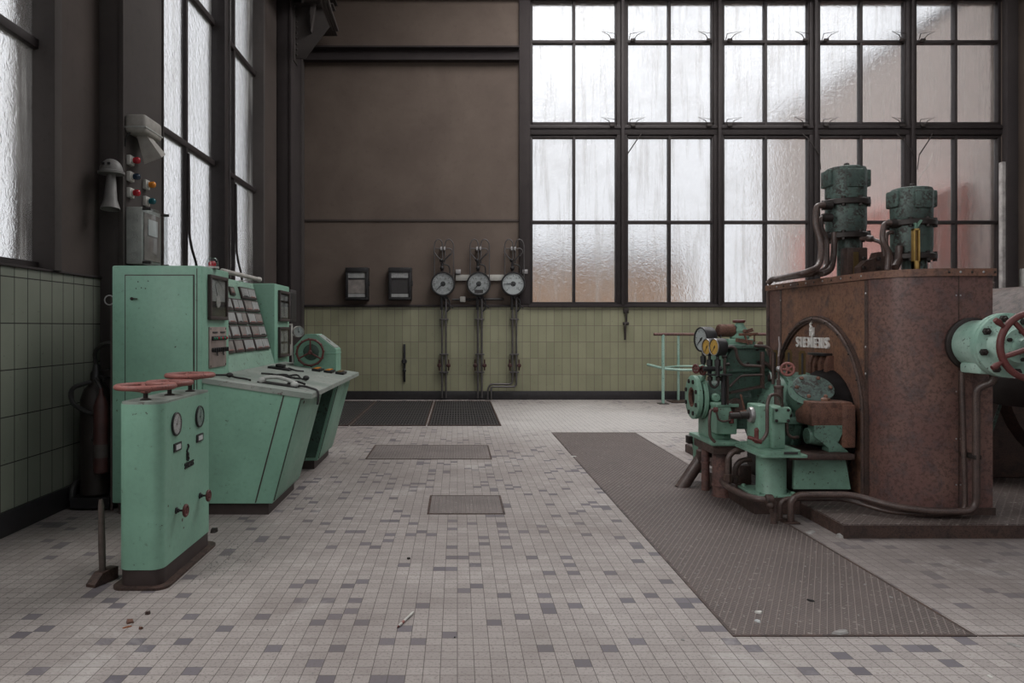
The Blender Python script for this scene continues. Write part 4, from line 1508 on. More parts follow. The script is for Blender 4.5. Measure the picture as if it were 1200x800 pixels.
# ------------------------------------------------------------------ servo cylinders on the roof of the casing
def servo(X, Y, ztop, k, label, bolts=8):
    """cylinder with cover, two flanges, neck; k = metres per photo pixel at that depth"""
    t = thing('servo_cylinder', (X, Y, HZ1), label, 'servo cylinder', 'servo cylinders on the casing')
    up = (0, 0, 1)
    zc = ztop - 38 * k
    MB().ring((X, Y, zc), up, [(0, 21 * k), (3 * k, 22 * k), (33 * k, 22.5 * k), (37 * k, 21 * k), (38 * k, 18 * k)], 28).build('cover', M_VERDI, t)
    for s_ in (-1, 1):
        MB().box(X + s_ * 22 * k - 3 * k, X + s_ * 22 * k + 3 * k, Y - 10 * k, Y + 10 * k, zc + 15 * k, zc + 35 * k, 2 * k).build('lug', M_VERDI, t)
    MB().box(X - 10 * k, X + 10 * k, Y - 24 * k, Y - 20 * k, zc + 12 * k, zc + 33 * k, 2 * k).build('lug', M_VERDI, t)
    MB().ring((X + 1 * k, Y, ztop), up, [(0, 3 * k), (5 * k, 3 * k), (6 * k, 2 * k)], 6).build('vent_plug', M_IRON, t)
    MB().ring((X, Y, zc - 7 * k), up, [(0, 25 * k), (1 * k, 26 * k), (6 * k, 26 * k), (7 * k, 25 * k)], 32).build('upper_flange', M_IRON, t)
    MB().ring((X, Y, zc - 39 * k), up, [(0, 21 * k), (10 * k, 22 * k), (32 * k, 22 * k)], 28).build('barrel', M_VERDI, t)
    MB().ring((X, Y, zc - 46 * k), up, [(0, 24 * k), (1 * k, 26 * k), (6 * k, 26 * k), (8 * k, 22 * k)], 32).build('lower_flange', M_IRON, t)
    for z_ in (zc - 9 * k, zc - 48 * k):
        for i in range(bolts):
            a = 2 * PI * i / bolts + .2
            MB().ring((X + 23.4 * k * math.cos(a), Y + 23.4 * k * math.sin(a), z_), up, [(0, 2.2 * k), (11 * k, 2.2 * k)], 6).build('bolt', M_IRON, t)
    zb = zc - 46 * k
    MB().ring((X + 4 * k, Y, HZ1 + .010), up, [(0, 20 * k), (2 * k, 20 * k), (3 * k, 13 * k), (max(zb - HZ1 - .014, .03), 12.5 * k)], 24).build('neck', M_VERDI, t)
    return t


k1 = 6.4 / FPX
u1 = P(991, 197, 6.4)
s1 = servo(u1.x, 6.4, u1.z, k1, 'taller weathered green servo cylinder on the casing roof, the left one')
k2 = 5.63 / FPX
u2 = P(1068, 221, 5.63)
s2 = servo(u2.x, 5.63, u2.z, k2, 'shorter weathered green servo cylinder on the casing roof, right one with brass sight glass')
# first unit: base block, dark sleeve, oil pipes
q0, q1 = P(987, 322, 6.3), P(1011, 291, 6.3)
MB().box(q0.x, q1.x, 6.22, 6.34, HZ1 + .010, q1.z, .01).build('base_block', M_RUSTDK, s1)
m = MB()
m.box(q0.x + .05, q0.x + .09, 6.205, 6.22, HZ1 + .03, q1.z - .04)
m.build('sight_glass', M_OLDBRASS, s1)
def roof_pipe(pts, r, parent, name='oil_pipe', bend=.09):
    return MB().tube([P(*p) for p in pts], r, 10, bend=bend, seg=6).build(name, M_PIPE, parent)
roof_pipe([(966, 240, 6.25), (957, 241, 6.25), (955, 262, 6.22), (963, 286, 6.2), (961, 313, 6.1), (940, 320.5, 6.0), (912, 326.5, 6.6), (905, 327, 6.75), (900, 332, 6.78)], .026, s1)
roof_pipe([(966, 254, 6.3), (962, 256, 6.3), (962, 268, 6.3), (969, 280, 6.3), (969, 315, 6.25), (950, 321.5, 6.1), (925, 325, 6.4), (909, 328, 6.6)], .022, s1)
roof_pipe([(978, 272, 6.3), (977, 300, 6.3), (974, 317, 6.2), (962, 321, 6.1)], .026, s1)
for py in (241, 255):
    a = P(967, py, 6.3)
    MB().rod(a - V((.03, 0, 0)), a + V((.06, 0, 0)), .036, .006, 12).build('pipe_union', M_IRON, s1)
# second unit
roof_pipe([(1044, 261, 5.55), (1036, 262, 5.55), (1033, 280, 5.5), (1042, 296, 5.5), (1040, 316, 5.5)], .020, s2)
roof_pipe([(1046, 272, 5.6), (1039, 273, 5.6), (1038, 288, 5.6), (1045, 298, 5.6), (1046, 316.5, 5.6)], .016, s2)
roof_pipe([(1054, 288, 5.55), (1053, 305, 5.55), (1049, 313.5, 5.5)], .028, s2)
a = P(1048, 262, 5.58)
MB().rod(a - V((.05, 0, 0)), a + V((.05, 0, 0)), .034, .006, 12).build('pipe_union', M_IRON, s2)
g = [P(1069.5, 310, 5.42), P(1076.5, 268, 5.42)]
fr = MB()
fr.box(g[0].x, g[0].x + .009, 5.40, 5.44, HZ1 + .010, g[1].z, .002)
fr.box(g[1].x - .011, g[1].x, 5.40, 5.44, HZ1 + .010, g[1].z, .002)
fr.box(g[0].x, g[1].x, 5.40, 5.44, g[1].z - .015, g[1].z, .002)
fr.box(g[0].x, g[1].x, 5.40, 5.44, HZ1 + .008, HZ1 + .09, .002)
fb = fr.build('sight_glass', M_BRASS, s2)
MB().cyl((g[0].x + .022, 5.42, HZ1 + .08), (g[0].x + .022, 5.42, g[1].z - .01), .011, n=10).build('glass_tube', M_OLDBRASS, fb)
m = MB().bar(P(1073, 267, 5.46), P(1079, 258, 5.46), .03, .012)
m.tube([P(1073, 268, 5.43), P(1073, 262, 5.46), P(1070, 262, 5.5)], .008, 6)
m.build('bracket', M_MINT, s2)
# linkage bracket between the two units
lk = thing('linkage_bracket', P(1020, 318, 6.1), 'dark rusted linkage bracket between the two servo cylinders', 'bracket')
m = MB()
a, b_ = P(1004, 320, 6.1), P(1038, 296, 6.1)
m.prism([(a.x, HZ1 + .008), (b_.x, HZ1 + .008), (b_.x, b_.z), (b_.x - .10, b_.z), (b_.x - .12, b_.z - .05), (a.x + .05, b_.z - .07), (a.x, b_.z - .12)], 'y', 6.04, 6.14)
m.build('plate', M_RUSTDK, lk, flat=True)
for px_ in (1012, 1029):
    for py_ in (303, 314):
        c = P(px_, py_, 6.04)
        MB().rod(c, c - V((0, .02, 0)), .018, .004, 6).build('bolt', M_IRON, lk)
m = MB().tube([P(1009, 280, 6.2), P(1019, 279, 6.1), P(1024, 281, 6.1), P(1034, 284, 6.05), P(1036, 300, 6.05)], .017, 8, bend=.05)
m.rod(P(1015, 279, 6.14), P(1023, 280, 6.1), .027, .005, 8)
m.build('cross_pipe', M_PIPE, lk)

# ------------------------------------------------------------------ globe valve on the front face of the casing
VX, VZ = 3.578, 1.281
vl = thing('stop_valve', (VX, 4.85, VZ), 'bright green flanged valve with red handwheel on the front of the rusty casing', 'valve')
ay = (0, -1, 0)
MB().ring((VX, HY0 - .008, VZ), ay, [(0, .185), (.02, .185), (.03, .17)], 36).build('wall_flange', M_IRON, vl)
m = MB().ring((VX, HY0 - .02, VZ), ay, [(0, .150), (.04, .165), (.20, .168), (.25, .16), (.28, .175)], 36)
m.build('body', M_AQUA, vl)
MB().box(VX - .12, VX + .12, 4.82, 5.03, VZ - .195, VZ - .12, .02).build('foot_pad', M_AQUA, vl)
MB().ring((VX, 4.80, VZ), ay, [(0, .205), (.004, .21), (.032, .21), (.036, .205)], 40).build('flange', M_AQUA, vl)
MB().ring((VX, 4.762, VZ), ay, [(0, .203), (.003, .21), (.028, .21), (.032, .203)], 40).build('flange', M_AQUA, vl)
for i in range(8):
    a = 2 * PI * i / 8 + .25
    c = V((VX + .178 * math.cos(a), 4.73, VZ + .178 * math.sin(a)))
    m = MB().ring(c, ay, [(0, .024), (.022, .024), (.025, .018)], 6)
    m.ring(c + V((0, -.022, 0)), ay, [(0, .013), (.016, .011)], 10)
    m.build('flange_bolt', M_IRON, vl)
MB().ring((VX, 4.735, VZ), ay, [(0, .15), (.03, .13), (.07, .10), (.09, .095), (.09, .11), (.105, .11), (.11, .06), (.16, .05)], 32).build('bonnet', M_AQUA, vl)
for i in range(6):
    a = 2 * PI * i / 6 + .6
    MB().ring((VX + .088 * math.cos(a), 4.632, VZ + .088 * math.sin(a)), ay, [(0, .014), (.018, .014)], 6).build('bonnet_bolt', M_IRON, vl)
vw = handwheel((VX, 4.535, VZ), (0, -1, 0), .205, .021, 5, vl, M_DARKRED, 'handwheel', -.02, .045, ph=.35)
MB().cyl((VX, 4.66, VZ), (VX, 4.48, VZ), .018, n=12).build('spindle', M_STEEL, vw)
for a in (2.55, 3.62, 5.0, .4):
    d = V((math.cos(a), 0, math.sin(a)))
    c = V((VX, 4.535, VZ))
    MB().tube([c + d * .19, c + d * .235, c + d * .27 + V((0, -.01, 0)), c + d * .295 + V((0, -.01, 0))], [.012, .014, .021, .015], 10).build('grip', M_DARKRED, vw)

# ------------------------------------------------------------------ pipe runs along the foot of the casing
pr = thing('oil_pipe_run', (3.0, 5.0, 0), 'pair of brown pipes hugging the foot of the casing and rising to the green valve', 'pipe')
def run(pts, r, parent, name, bend=.08, mat=None):
    return MB().tube(pts, r, 12, bend=bend, seg=7).build(name, mat or M_PIPE, parent)
run([(2.385, 5.22, .0), (2.385, 5.22, .20), (2.82, 5.20, .205), (3.0, 5.02, .165), (3.22, 4.965, .145), (3.53, 4.965, .145), (3.53, 4.965, .985), (3.60, 4.90, 1.03), (3.60, 4.90, 1.095)], .024, pr, 'outer_pipe', .09)
run([(2.345, 5.30, .0), (2.345, 5.30, .155), (2.80, 5.26, .160), (2.975, 5.06, .120), (3.20, 5.015, .112), (3.495, 5.02, .112), (3.478, 5.03, 1.03), (3.478, 5.03, 1.10)], .017, pr, 'inner_pipe', .08)
for xx, yy in ((2.385, 5.22), (2.345, 5.30)):
    MB().box(xx - .06, xx + .05, yy - .045, yy + .035, .001, .011, .003).build('floor_plate', M_RUSTDK, pr)
MB().box(3.505, 3.555, 4.945, 5.088, .5, .53, .004).build('pipe_clip', M_IRON, pr)

# ------------------------------------------------------------------ dark set behind, right edge
bk = thing('generator_body', (5.2, 7.2, .09), 'dark generator housing behind the casing at the right edge', 'generator')
m = MB()
m.box(4.25, 6.6, 6.3, 7.9, .09, 1.18, .03)
m.build('frame', M_RUSTDK, bk)
m = MB()
m.ring((5.45, 7.9, .95), (0, -1, 0), [(0, .80), (.02, .84), (1.56, .84), (1.68, .76)], 36)
m.build('stator_shell', M_RUSTDK, bk)
MB().box(4.3, 6.5, 6.285, 6.30, .80, .825, .003).build('joint_strip', M_STEEL, bk)
tk = thing('oil_tank', (4.55, 5.5, .09), 'dark oil box on slanted green legs beside the casing at the right edge', 'tank')
MB().box(4.18, 4.9, 5.2, 5.8, .80, 1.02, .015).build('box', M_IRON, tk)
for (x0, y0, x1, y1) in ((4.26, 5.28, 4.10, 5.18), (4.82, 5.28, 4.98, 5.18), (4.26, 5.72, 4.10, 5.82), (4.82, 5.72, 4.98, 5.82)):
    MB().bar((x0, y0, .80), (x1, y1, .096), .035, .02).build('leg', M_MOSS, tk)

# ------------------------------------------------------------------ turbine head (green), left of the casing
tb = thing('steam_turbine', (2.4, 6.15, 0), 'green oil-stained turbine valve head with gauges, pipes and round bolted flange', 'turbine')
ax = (-1, 0, 0)
# inlet flange, facing left
fl_ = MB()
fy, fz = 6.2, .805
fl_.ring((2.03, fy, fz), ax, [(0, .175), (.004, .185), (.036, .185), (.042, .175), (.042, .085), (.0, .078)], 40)
fl_ = fl_.build('inlet_flange', M_MINT, tb)
m = MB()
m.ring((1.995, fy, fz), ax, [(0, .076), (.006, .084), (.002, .066), (-.02, .064)], 32, (False, False))
m.build('rusty_bore_ring', M_RUSTBR, fl_)
MB().ring((2.02, fy, fz), ax, [(0, .078), (.002, .078)], 28).build('bore', M_BLACK, fl_)
for i in range(8):
    a = 2 * PI * i / 8 + PI / 8
    MB().ring((1.99, fy + .142 * math.cos(a), fz + .142 * math.sin(a)), ax, [(-.07, .02), (.012, .02), (.015, .014)], 6).build('flange_bolt', M_IRON, fl_)
MB().ring((2.045, fy, fz), ax, [(-.035, .178), (-.03, .186), (-.006, .186), (0, .178)], 36).build('counter_flange', M_MINT, tb)
MB().ring((2.42, fy, fz), ax, [(0, .20), (.1, .19), (.22, .15), (.30, .138), (.35, .15)], 32).build('inlet_branch', M_MOSS, tb)
MB().ring((2.14, fy - .165, fz + .01), (0, -1, 0), [(-.04, .035), (.0, .035), (.012, .028)], 16).build('drain_boss', M_MINT, tb)
# big valve chest
c0, c1 = P(849, 452, 6.1), P(888, 402, 6.1)
m = MB()
m.prism([(c0.x, c0.z - .35), (c0.x, c1.z - .10), (c0.x + .03, c1.z - .05), (c1.x + .02, c1.z - .03), (c1.x + .06, c1.z - .12), (c1.x + .06, c0.z - .35)], 'y', 6.02, 6.42)
m.build('valve_chest', M_MOSS, tb, flat=True)
m = MB()
m.box(c0.x - .015, c1.x + .03, 5.99, 6.44, c1.z - .045, c1.z - .01, .008)
m.box(c0.x - .015, c1.x + .05, 5.995, 6.43, c0.z + .12, c0.z + .15, .006)
m.build('chest_flange', M_MOSS, tb)
m = MB()
m.box(c0.x - .02, c0.x + .012, 6.05, 6.40, c0.z - .05, c1.z - .05, .01)
m.build('chest_side', M_MINT, tb)
for px_, py_ in ((874, 405), (887, 409), (888, 424), (876, 426)):
    b_ = P(px_, py_, 6.02)
    MB().rod(b_ + V((0, .01, 0)), b_ - V((0, .02, 0)), .014, .004, 6).build('chest_bolt', M_IRON, tb)
MB().ring(P(874, 427, 6.03), (0, -1, 0), [(0, .028), (.014, .028), (.018, .018)], 18).build('plug_boss', M_MOSS, tb)
# bonnet, spindle and motor on top
tc = P(868, 392, 6.2)
m = MB()
m.box(tc.x - .14, tc.x + .09, 6.1, 6.32, c1.z - .02, c1.z + .035, .012)
m.ring((tc.x - .01, 6.2, c1.z + .03), (0, 0, 1), [(0, .075), (.02, .08), (.05, .06), (.075, .07), (.11, .045), (.14, .03)], 20)
m.build('bonnet', M_MINT, tb)
MB().rod((tc.x - .20, 6.18, tc.z + .035), (tc.x - .06, 6.2, tc.z + .035), .055, .01, 18).build('solenoid', M_RUSTBR, tb)
MB().rod((tc.x - .08, 6.2, tc.z + .035), (tc.x - .02, 6.2, tc.z + .035), .045, .006, 18).build('solenoid_neck', M_MOSS, tb)
MB().tube([(tc.x - .19, 6.14, tc.z + .0), (tc.x - .20, 6.12, tc.z - .06)], .006, 6).build('solenoid_lead', M_CABLE, tb)
m = MB()
m.cyl((tc.x - .015, 6.2, c1.z + .15), (tc.x - .015, 6.2, P(0, 376, 6.2).z), .012, n=10)
m.ring((tc.x - .015, 6.2, P(0, 378, 6.2).z), (0, 0, 1), [(0, .045), (.008, .052), (.02, .052), (.026, .03)], 20)
m.build('top_knob', M_DARKRED, tb)
# levers and rods
m = MB()
m.bar(P(866, 392, 6.05), P(888, 391, 6.05), .03, .022, bev=.004)
m.bar(P(872, 391, 6.03), P(877, 404, 6.03), .014, .012)
m.bar(P(884, 391, 6.05), P(884, 400, 6.05), .01, .01)
m.bar(P(876, 388, 6.1), P(882, 386, 6.1), .02, .03)
m.ball(P(873, 388, 6.05), .018)
m.ball(P(879, 392, 6.05), .016)
m.bar(P(862, 398, 6.1), P(882, 401, 6.05), .02, .03)
m.ball(P(891, 403, 6.05), .024)
m.build('lever_linkage', M_RUSTBR, tb)
m = MB()
m.box(P(891, 0, 5.95).x, P(895, 0, 5.95).x, 5.93, 5.96, P(0, 455, 5.95).z, P(0, 412, 5.95).z, .003)
m.bar(P(855, 460, 5.95), P(894, 452, 5.95), .03, .02)
m.build('strut_frame', M_RUSTDK, tb)
# gauges
gn = V((-.975, -.22, 0))
gA = dial(P(820.5, 397.5, 6.16), gn, .107, .10, tb, M_BLACK, M_DIAL, 220, 26, 'large_gauge')
gB = dial(P(827.5, 406.5, 5.93), gn, .070, .085, tb, M_BLACK, M_YELLOW, 240, 16, 'yellow_gauge', bezel_mat=M_STEEL)
gC = dial(P(836.5, 406.5, 5.77), gn, .070, .085, tb, M_BLACK, M_YELLOW, 235, 16, 'yellow_gauge', bezel_mat=M_STEEL)
for (px_, Y_, y0, y1) in ((824, 6.17, 412, 434), (831.5, 5.93, 416, 440), (841, 5.78, 416, 440)):
    m = MB().cyl(P(px_, y0, Y_), P(px_, y0 + 5, Y_), .012, n=10)
    m.rod(P(px_, y0 + 5, Y_), P(px_, y0 + 13, Y_), .024, .004, 6)
    m.cyl(P(px_, y0 + 13, Y_), P(px_, y1, Y_), .017, n=10)
    m.build('gauge_stem', M_BLACK, tb)
m = MB()
m.rod(P(824, 432, 5.86), P(846, 432, 5.86), .02, .004, 8)
m.bar(P(829, 439, 5.84), P(856, 439, 5.84), .09, .012)
m.build('gauge_manifold', M_BLACK, tb)
m = MB()
m.tube([P(832, 440, 5.84), P(832, 450, 5.84), P(837, 455, 5.84), P(842, 450, 5.84), P(842, 440, 5.84)], .011, 8, bend=.03)
m.rod(P(832, 441, 5.84), P(832, 446, 5.84), .022, .004, 6)
m.rod(P(842, 441, 5.84), P(842, 446, 5.84), .022, .004, 6)
m.build('siphon_pipe', M_IRON, tb)
for px_, py_ in ((815.5, 432, ), (823.5, 434)):
    c = P(px_, py_, 5.98)
    kw = handwheel(c, (-.9, -.4, 0), .032, .009, 4, tb, M_DARKRED, 'cock_wheel', 0, .012)
    MB().cyl(c, c + V((.07, .03, 0)), .01, n=8).build('spindle', M_IRON, kw)
MB().tube([P(818, 432, 6.05), P(824, 428, 6.05), P(826, 440, 6.05), P(822, 446, 6.1)], .018, 8, bend=.03).build('cock_body', M_MINT, tb)
# pipes over the chest
for pts, r_ in (([(849, 440, 5.9), (849, 412, 5.9), (853, 406, 5.9), (862, 407, 5.9), (864, 420, 5.9), (870, 428, 5.9), (892, 429, 5.9)], .012),
                ([(884, 405, 5.95), (899, 406, 5.95), (906, 412, 5.95), (906, 450, 5.95)], .012),
                ([(855, 453, 5.92), (862, 446, 5.92), (868, 440, 5.92), (893, 439, 5.92)], .010),
                ([(892, 424, 6.0), (900, 427, 6.0), (908, 438, 6.0), (909, 462, 6.0)], .016),
                ([(890, 415, 6.05), (888, 422, 6.05), (892, 432, 6.05), (900, 436, 6.05), (902, 446, 6.0)], .014),
                ([(848, 440, 5.86), (848, 474, 5.86)], .020), ([(852.5, 440, 5.9), (852.5, 474, 5.9)], .012)):
    run([P(*p) for p in pts], r_, tb, 'impulse_pipe', .04, M_PIPE if r_ < .019 else M_BLACK)
for px_ in (849, 852):
    MB().rod(P(px_ - 3, 418 if px_ == 849 else 427, 5.9), P(px_ + 3, 418 if px_ == 849 else 427, 5.9), .014, .003, 8).build('pipe_union', M_IRON, tb)
# small servo chest in front
e0, e1 = P(840, 509, 5.9), P(864, 474, 5.9)
m = MB()
m.box(e0.x, e1.x, 5.9, 6.12, e0.z, e1.z - .01, .012)
m.box(e0.x - .012, e1.x + .012, 5.89, 6.13, e1.z - .02, e1.z + .008, .006)
m.build('servo_chest', M_MINT, tb)
run([P(840, 481, 5.86), P(833, 479, 5.86), P(831, 492, 5.84), P(832, 512, 5.84), P(838, 518, 5.84)], .012, tb, 'chest_pipe', .04)
run([P(838, 478, 5.86), P(842, 492, 5.86), P(848, 494, 5.86), P(856, 492, 5.86)], .009, tb, 'chest_pipe', .04)
m = MB()
m.rod(P(836, 480, 5.86), P(841, 480, 5.86), .022, .004, 8)
m.rod(P(857, 486, 5.88), P(857, 496, 5.88), .022, .005, 8)
m.ball(P(857, 484, 5.88), .018)
m.build('chest_fittings', M_DARKRED, tb)
# bed plate, columns
MB().box(2.09, 2.26, 6.02, 6.34, .472, .70, .012).build('branch_support', M_MINT, tb)
m = MB()
m.box(2.05, 2.30, 5.88, 6.40, .438, .474, .012)
m.build('bed_plate', M_MINT, tb)
m = MB()
m.box(2.07, 2.29, 5.90, 5.94, .37, .438)
m.box(2.07, 2.10, 5.94, 6.38, .37, .438)
m.box(2.26, 2.29, 5.94, 6.38, .37, .438)
m.build('bed_beam', M_RUSTDK, tb, flat=True)
m = MB()
m.ring((2.19, 6.04, 0), (0, 0, 1), [(0, .085), (.02, .085), (.02, .078), (.085, .078), (.09, .083), (.1, .083), (.105, .078), (.44, .078)], 28)
m.build('column', M_RUST, tb)
m = MB()
m.ring((2.125, 6.25, 0), (0, 0, 1), [(0, .034), (.23, .034), (.235, .04), (.25, .04), (.255, .034), (.44, .034)], 18)
m.build('drain_column', M_RUST, tb)
m = MB()
m.tube([(1.95, 6.38, -.02), (2.17, 6.44, .27), (2.20, 6.45, .40)], .055, 16)
m.build('slanted_pipe', M_PIPE, tb)
m = MB()
yl = 6.62
a = P(818, 508, yl)
m.ring((a.x, yl, P(0, 553, yl).z), (0, 0, 1), [(0, .035), (.01, .043), (.2, .043), (.22, .05), (.24, .05), (.26, .06), (.33, .06)], 20)
m.box(a.x - .06, a.x + .10, yl - .06, yl + .08, .36, .438, .01)
m.build('hanging_leg', M_MINT, tb)
b_ = P(808, 514, yl)
MB().box(b_.x - .025, b_.x + .02, yl - .04, yl + .04, b_.z - .04, b_.z + .03, .006).build('leg_clamp', M_IRON, tb)
m = MB()
m.box(P(817, 0, 6.4).x, P(828, 0, 6.4).x, 6.34, 6.44, P(0, 540, 6.4).z, P(0, 527, 6.4).z, .008)
m.rod(P(824, 532, 6.35), P(835, 532, 6.3), .03, .006, 10)
m.build('leg_joint', M_RUSTDK, tb)
# turbine casing barrel between chest and rusty shell
m = MB()
m.ring((2.99, 6.16, .66), ax, [(0, .33), (.05, .36), (.38, .36), (.46, .30), (.52, .18)], 36)
m.build('barrel', M_DIMGREEN, tb)
m = MB()
m.ring((2.70, 6.16, .66), ax, [(-.025, .38), (-.02, .39), (.02, .39), (.025, .38)], 36)
m.box(2.5, 2.99, 5.75, 6.56, .63, .69, .008)
m.build('barrel_flange', M_DIMGREEN, tb)
for i in range(6):
    MB().ring((2.545 + i * .085, 5.78, .69), (0, 0, 1), [(0, .02), (.02, .02), (.03, .014)], 6).build('flange_bolt', M_IRON, tb)
# tilted oval hand-hole cover
oc = P(953, 455, 5.68)
on = V((-.25, -.75, .55)).normalized()
ou = V((1, -.1, -.5)); ou = (ou - on * ou.dot(on)).normalized()
ov = on.cross(ou)
m = MB()
m.ring(oc + V((.02, .22, -.16)), on, [(0, .14), (.27, .135)], 24)
m.build('hand_hole_neck', M_DIMGREEN, tb)
m = MB()
m.ring(oc, on, [(-.015, .125), (-.012, .13), (.012, .13), (.016, .122)], 28)
m.v = [oc + ou * (p - oc).dot(ou) * 1.15 + ov * (p - oc).dot(ov) * .86 + on * (p - oc).dot(on) for p in m.v]
hc = m.build('hand_hole_cover', M_VERDI, tb)
for i in range(6):
    a = 2 * PI * i / 6 + .4
    MB().ring(oc + ou * .122 * math.cos(a) + ov * .09 * math.sin(a) + on * .012, on, [(0, .016), (.012, .016), (.016, .01)], 6).build('cover_bolt', M_RUSTBR, hc)
# brass-topped spring posts
for px_, y0, y1, Y_ in ((908, 412, 436, 6.1), (924, 412, 438, 6.05), (940, 413, 440, 6.0)):
    m = MB()
    a, b_ = P(px_, y1, Y_), P(px_, y0, Y_)
    for s_ in (-1, 1):
        m.bar(a + V((s_ * .014, 0, 0)), b_ + V((s_ * .014, 0, 0)), .008, .03)
    m.bar(b_ - V((.02, 0, 0)), b_ + V((.02, 0, 0)), .012, .03)
    m.build('sight_tube', M_OLDBRASS, tb)
    MB().cyl(a - V((0, 0, .2)), b_ - V((0, 0, .006)), .010, n=8).build('rod', M_DARK, tb)
# red wheel with its riser
wc = P(923, 432.5, 5.75)
hw_ = handwheel(wc, (-.35, -1, .1), .047, .011, 5, tb, M_RED, 'small_handwheel', 0, .016)
m = MB()
m.cyl(P(913, 434, 5.8), wc, .012, n=8)
m.ball(P(913, 432, 5.8), .024)
m.build('spindle', M_STEEL, hw_)
m = MB()
m.tube([P(913, 395, 6.4), P(914, 405, 6.2), P(912.5, 418, 5.8), P(912.5, 450, 5.8)], .009, 8)
m.rod(P(912.5, 444, 5.8), P(912.5, 452, 5.8), .016, .004, 8)
m.ring(P(912.5, 476, 5.72), (0, 0, 1), [(0, .034), (.14, .034), (.145, .038), (.16, .038), (.165, .02)], 20)
m.build('pressure_pot', M_PIPE, tb)
# lever to the pump spindle
m = MB()
m.bar(P(868, 462, 5.75), P(873, 483, 5.75), .012, .012)
m.rod(P(868, 484, 5.75), P(880, 482, 5.7), .020, .004, 8)
m.build('governor_lever', M_RUSTBR, tb)
MB().ring(P(862, 476, 5.95), (0, -1, 0), [(0, .07), (.05, .06)], 18).build('governor_cap', M_RUSTDK, tb)
# under-structure: pipes below the bed
for pts, r_ in (([(853, 566, 5.75), (853, 536, 5.75), (860, 528, 5.75), (872, 526, 5.75)], .022), ([(862, 566, 5.8), (861, 548, 5.8), (868, 539, 5.8), (880, 538, 5.8)], .022)):
    run([P(*p) for p in pts], r_, tb, 'drain_pipe', .06)
m = MB()
m.rod(P(853, 565, 5.75), P(853, 555, 5.75), .034, .006, 8)
m.rod(P(862, 566, 5.8), P(862, 556, 5.8), .034, .006, 8)
m.box(P(865, 0, 5.9).x, P(880, 0, 5.9).x, 5.88, 6.0, .13, P(0, 545, 5.9).z, .01)
m.build('drain_cocks', M_RUSTDK, tb)
# rust box with its bracket
r0, r1 = P(951, 503, 5.5), P(984, 471, 5.5)
m = MB()
m.box(r0.x, 2.99, 5.5, 5.78, r0.z + .02, r1.z, .02)
m.box(2.90, 3.0, 5.49, 5.70, r0.z - .14, r1.z - .02, .012)
bx_ = m.build('junction_box', M_RUSTBR, tb)
MB().ring(P(967, 470, 5.6), (0, 0, 1), [(-.01, .036), (.02, .036), (.026, .028), (.032, .012)], 18).build('filler_cap', M_RUST2, bx_)
m = MB()
m.prism([(r0.x + .02, r0.z + .03), (r0.x + .02, r0.z - .05), (r0.x + .13, r0.z - .14), (r0.x + .13, r0.z - .17), (r0.x + .28, r0.z - .17), (r0.x + .2, r0.z - .1), (r0.x + .26, r0.z + .03)], 'y', 5.50, 5.60)
m.ring((r0.x + .10, 5.58, r0.z - .06), (1, 0, 0), [(-.10, .06), (.0, .075), (.10, .075), (.12, .05)], 18)
m.build('cast_bracket', M_DIMGREEN, tb, flat=False)
# support beam, skirt panel, bed frame
b0, b1 = P(925, 539, 5.42), P(1002, 529, 5.42)
MB().box(b0.x, b1.x, 5.42, 5.9, b0.z, .455, .006).build('support_beam', M_RUSTDK, tb)
p0 = [P(930, 573, 5.50), P(997, 573, 5.50), P(991, 539, 5.50), P(931, 539, 5.50)]
MB().prism([(q.x, q.z) for q in p0], 'y', 5.50, 5.53).build('skirt_panel', M_MINT, tb, flat=True)
m = MB()
m.box(2.215, 2.555, 5.44, 6.6, .006, .125)
m.build('bed_frame', M_RUSTDK, tb, flat=True)
MB().box(2.58, 3.0, 5.6, 6.5, .092, .40).build('core', M_IRON, tb, flat=True)

# ------------------------------------------------------------------ oil pump in front
op = thing('oil_pump', (2.38, 5.5, .125), 'mint green oil pump on a short fat green column in front of the turbine', 'pump')
m = MB()
m.box(2.225, 2.56, 5.44, 5.80, .126, .145, .004)
m.build('base_plate', M_MINT, op)
for xx, yy in ((2.26, 5.48), (2.52, 5.48), (2.26, 5.76), (2.52, 5.76)):
    MB().ring((xx, yy, .145), (0, 0, 1), [(0, .018), (.014, .018), (.018, .012)], 6).build('anchor_nut', M_MINT, op)
MB().ring((2.39, 5.56, .144), (0, 0, 1), [(0, .112), (.004, .109), (.318, .107)], 36).build('column', M_MINT, op)
m = MB()
m.prism(rrect(2.195, 2.53, 5.255, 5.78, .02, 4), 'z', .458, .474)
m.build('column_plate', M_MINT, op)
m = MB()
m.prism(rrect(2.215, 2.50, 5.275, 5.76, .05, 5), 'z', .474, .502)
m.build('pump_foot', M_MINT, op)
MB().box(2.36, 2.46, 5.27, 5.276, .48, .497).build('rating_plate', M_DARK, op)
q0, q1 = P(890, 524, 5.38), P(920, 477, 5.38)
m = MB()
m.box(q0.x, q0.x + .10, 5.40, 5.62, .50, q1.z + .01, .012)
m.box(q0.x + .085, q1.x, 5.37, 5.60, .50, q1.z - .005, .014)
m.build('pump_body', M_MINT, op)
d0, d1 = P(906, 495, 5.35), P(925, 477.5, 5.35)
m = MB()
m.box(d0.x, d1.x, 5.335, 5.6, d0.z, d1.z, .008)
cv = m.build('end_cover', M_MINT, op)
for xx in (d0.x + .016, d1.x - .016):
    for zz in (d0.z + .016, d1.z - .016):
        MB().ring((xx, 5.336, zz), (0, -1, 0), [(0, .012), (.01, .012), (.013, .008)], 6).build('cover_bolt', M_IRON, cv)
MB().rod((d1.x - .01, 5.45, d1.z - .04), (d1.x + .05, 5.45, d1.z - .04), .035, .008, 14).build('side_boss', M_MINT, op)
sc_ = P(892, 486, 5.5)
m = MB()
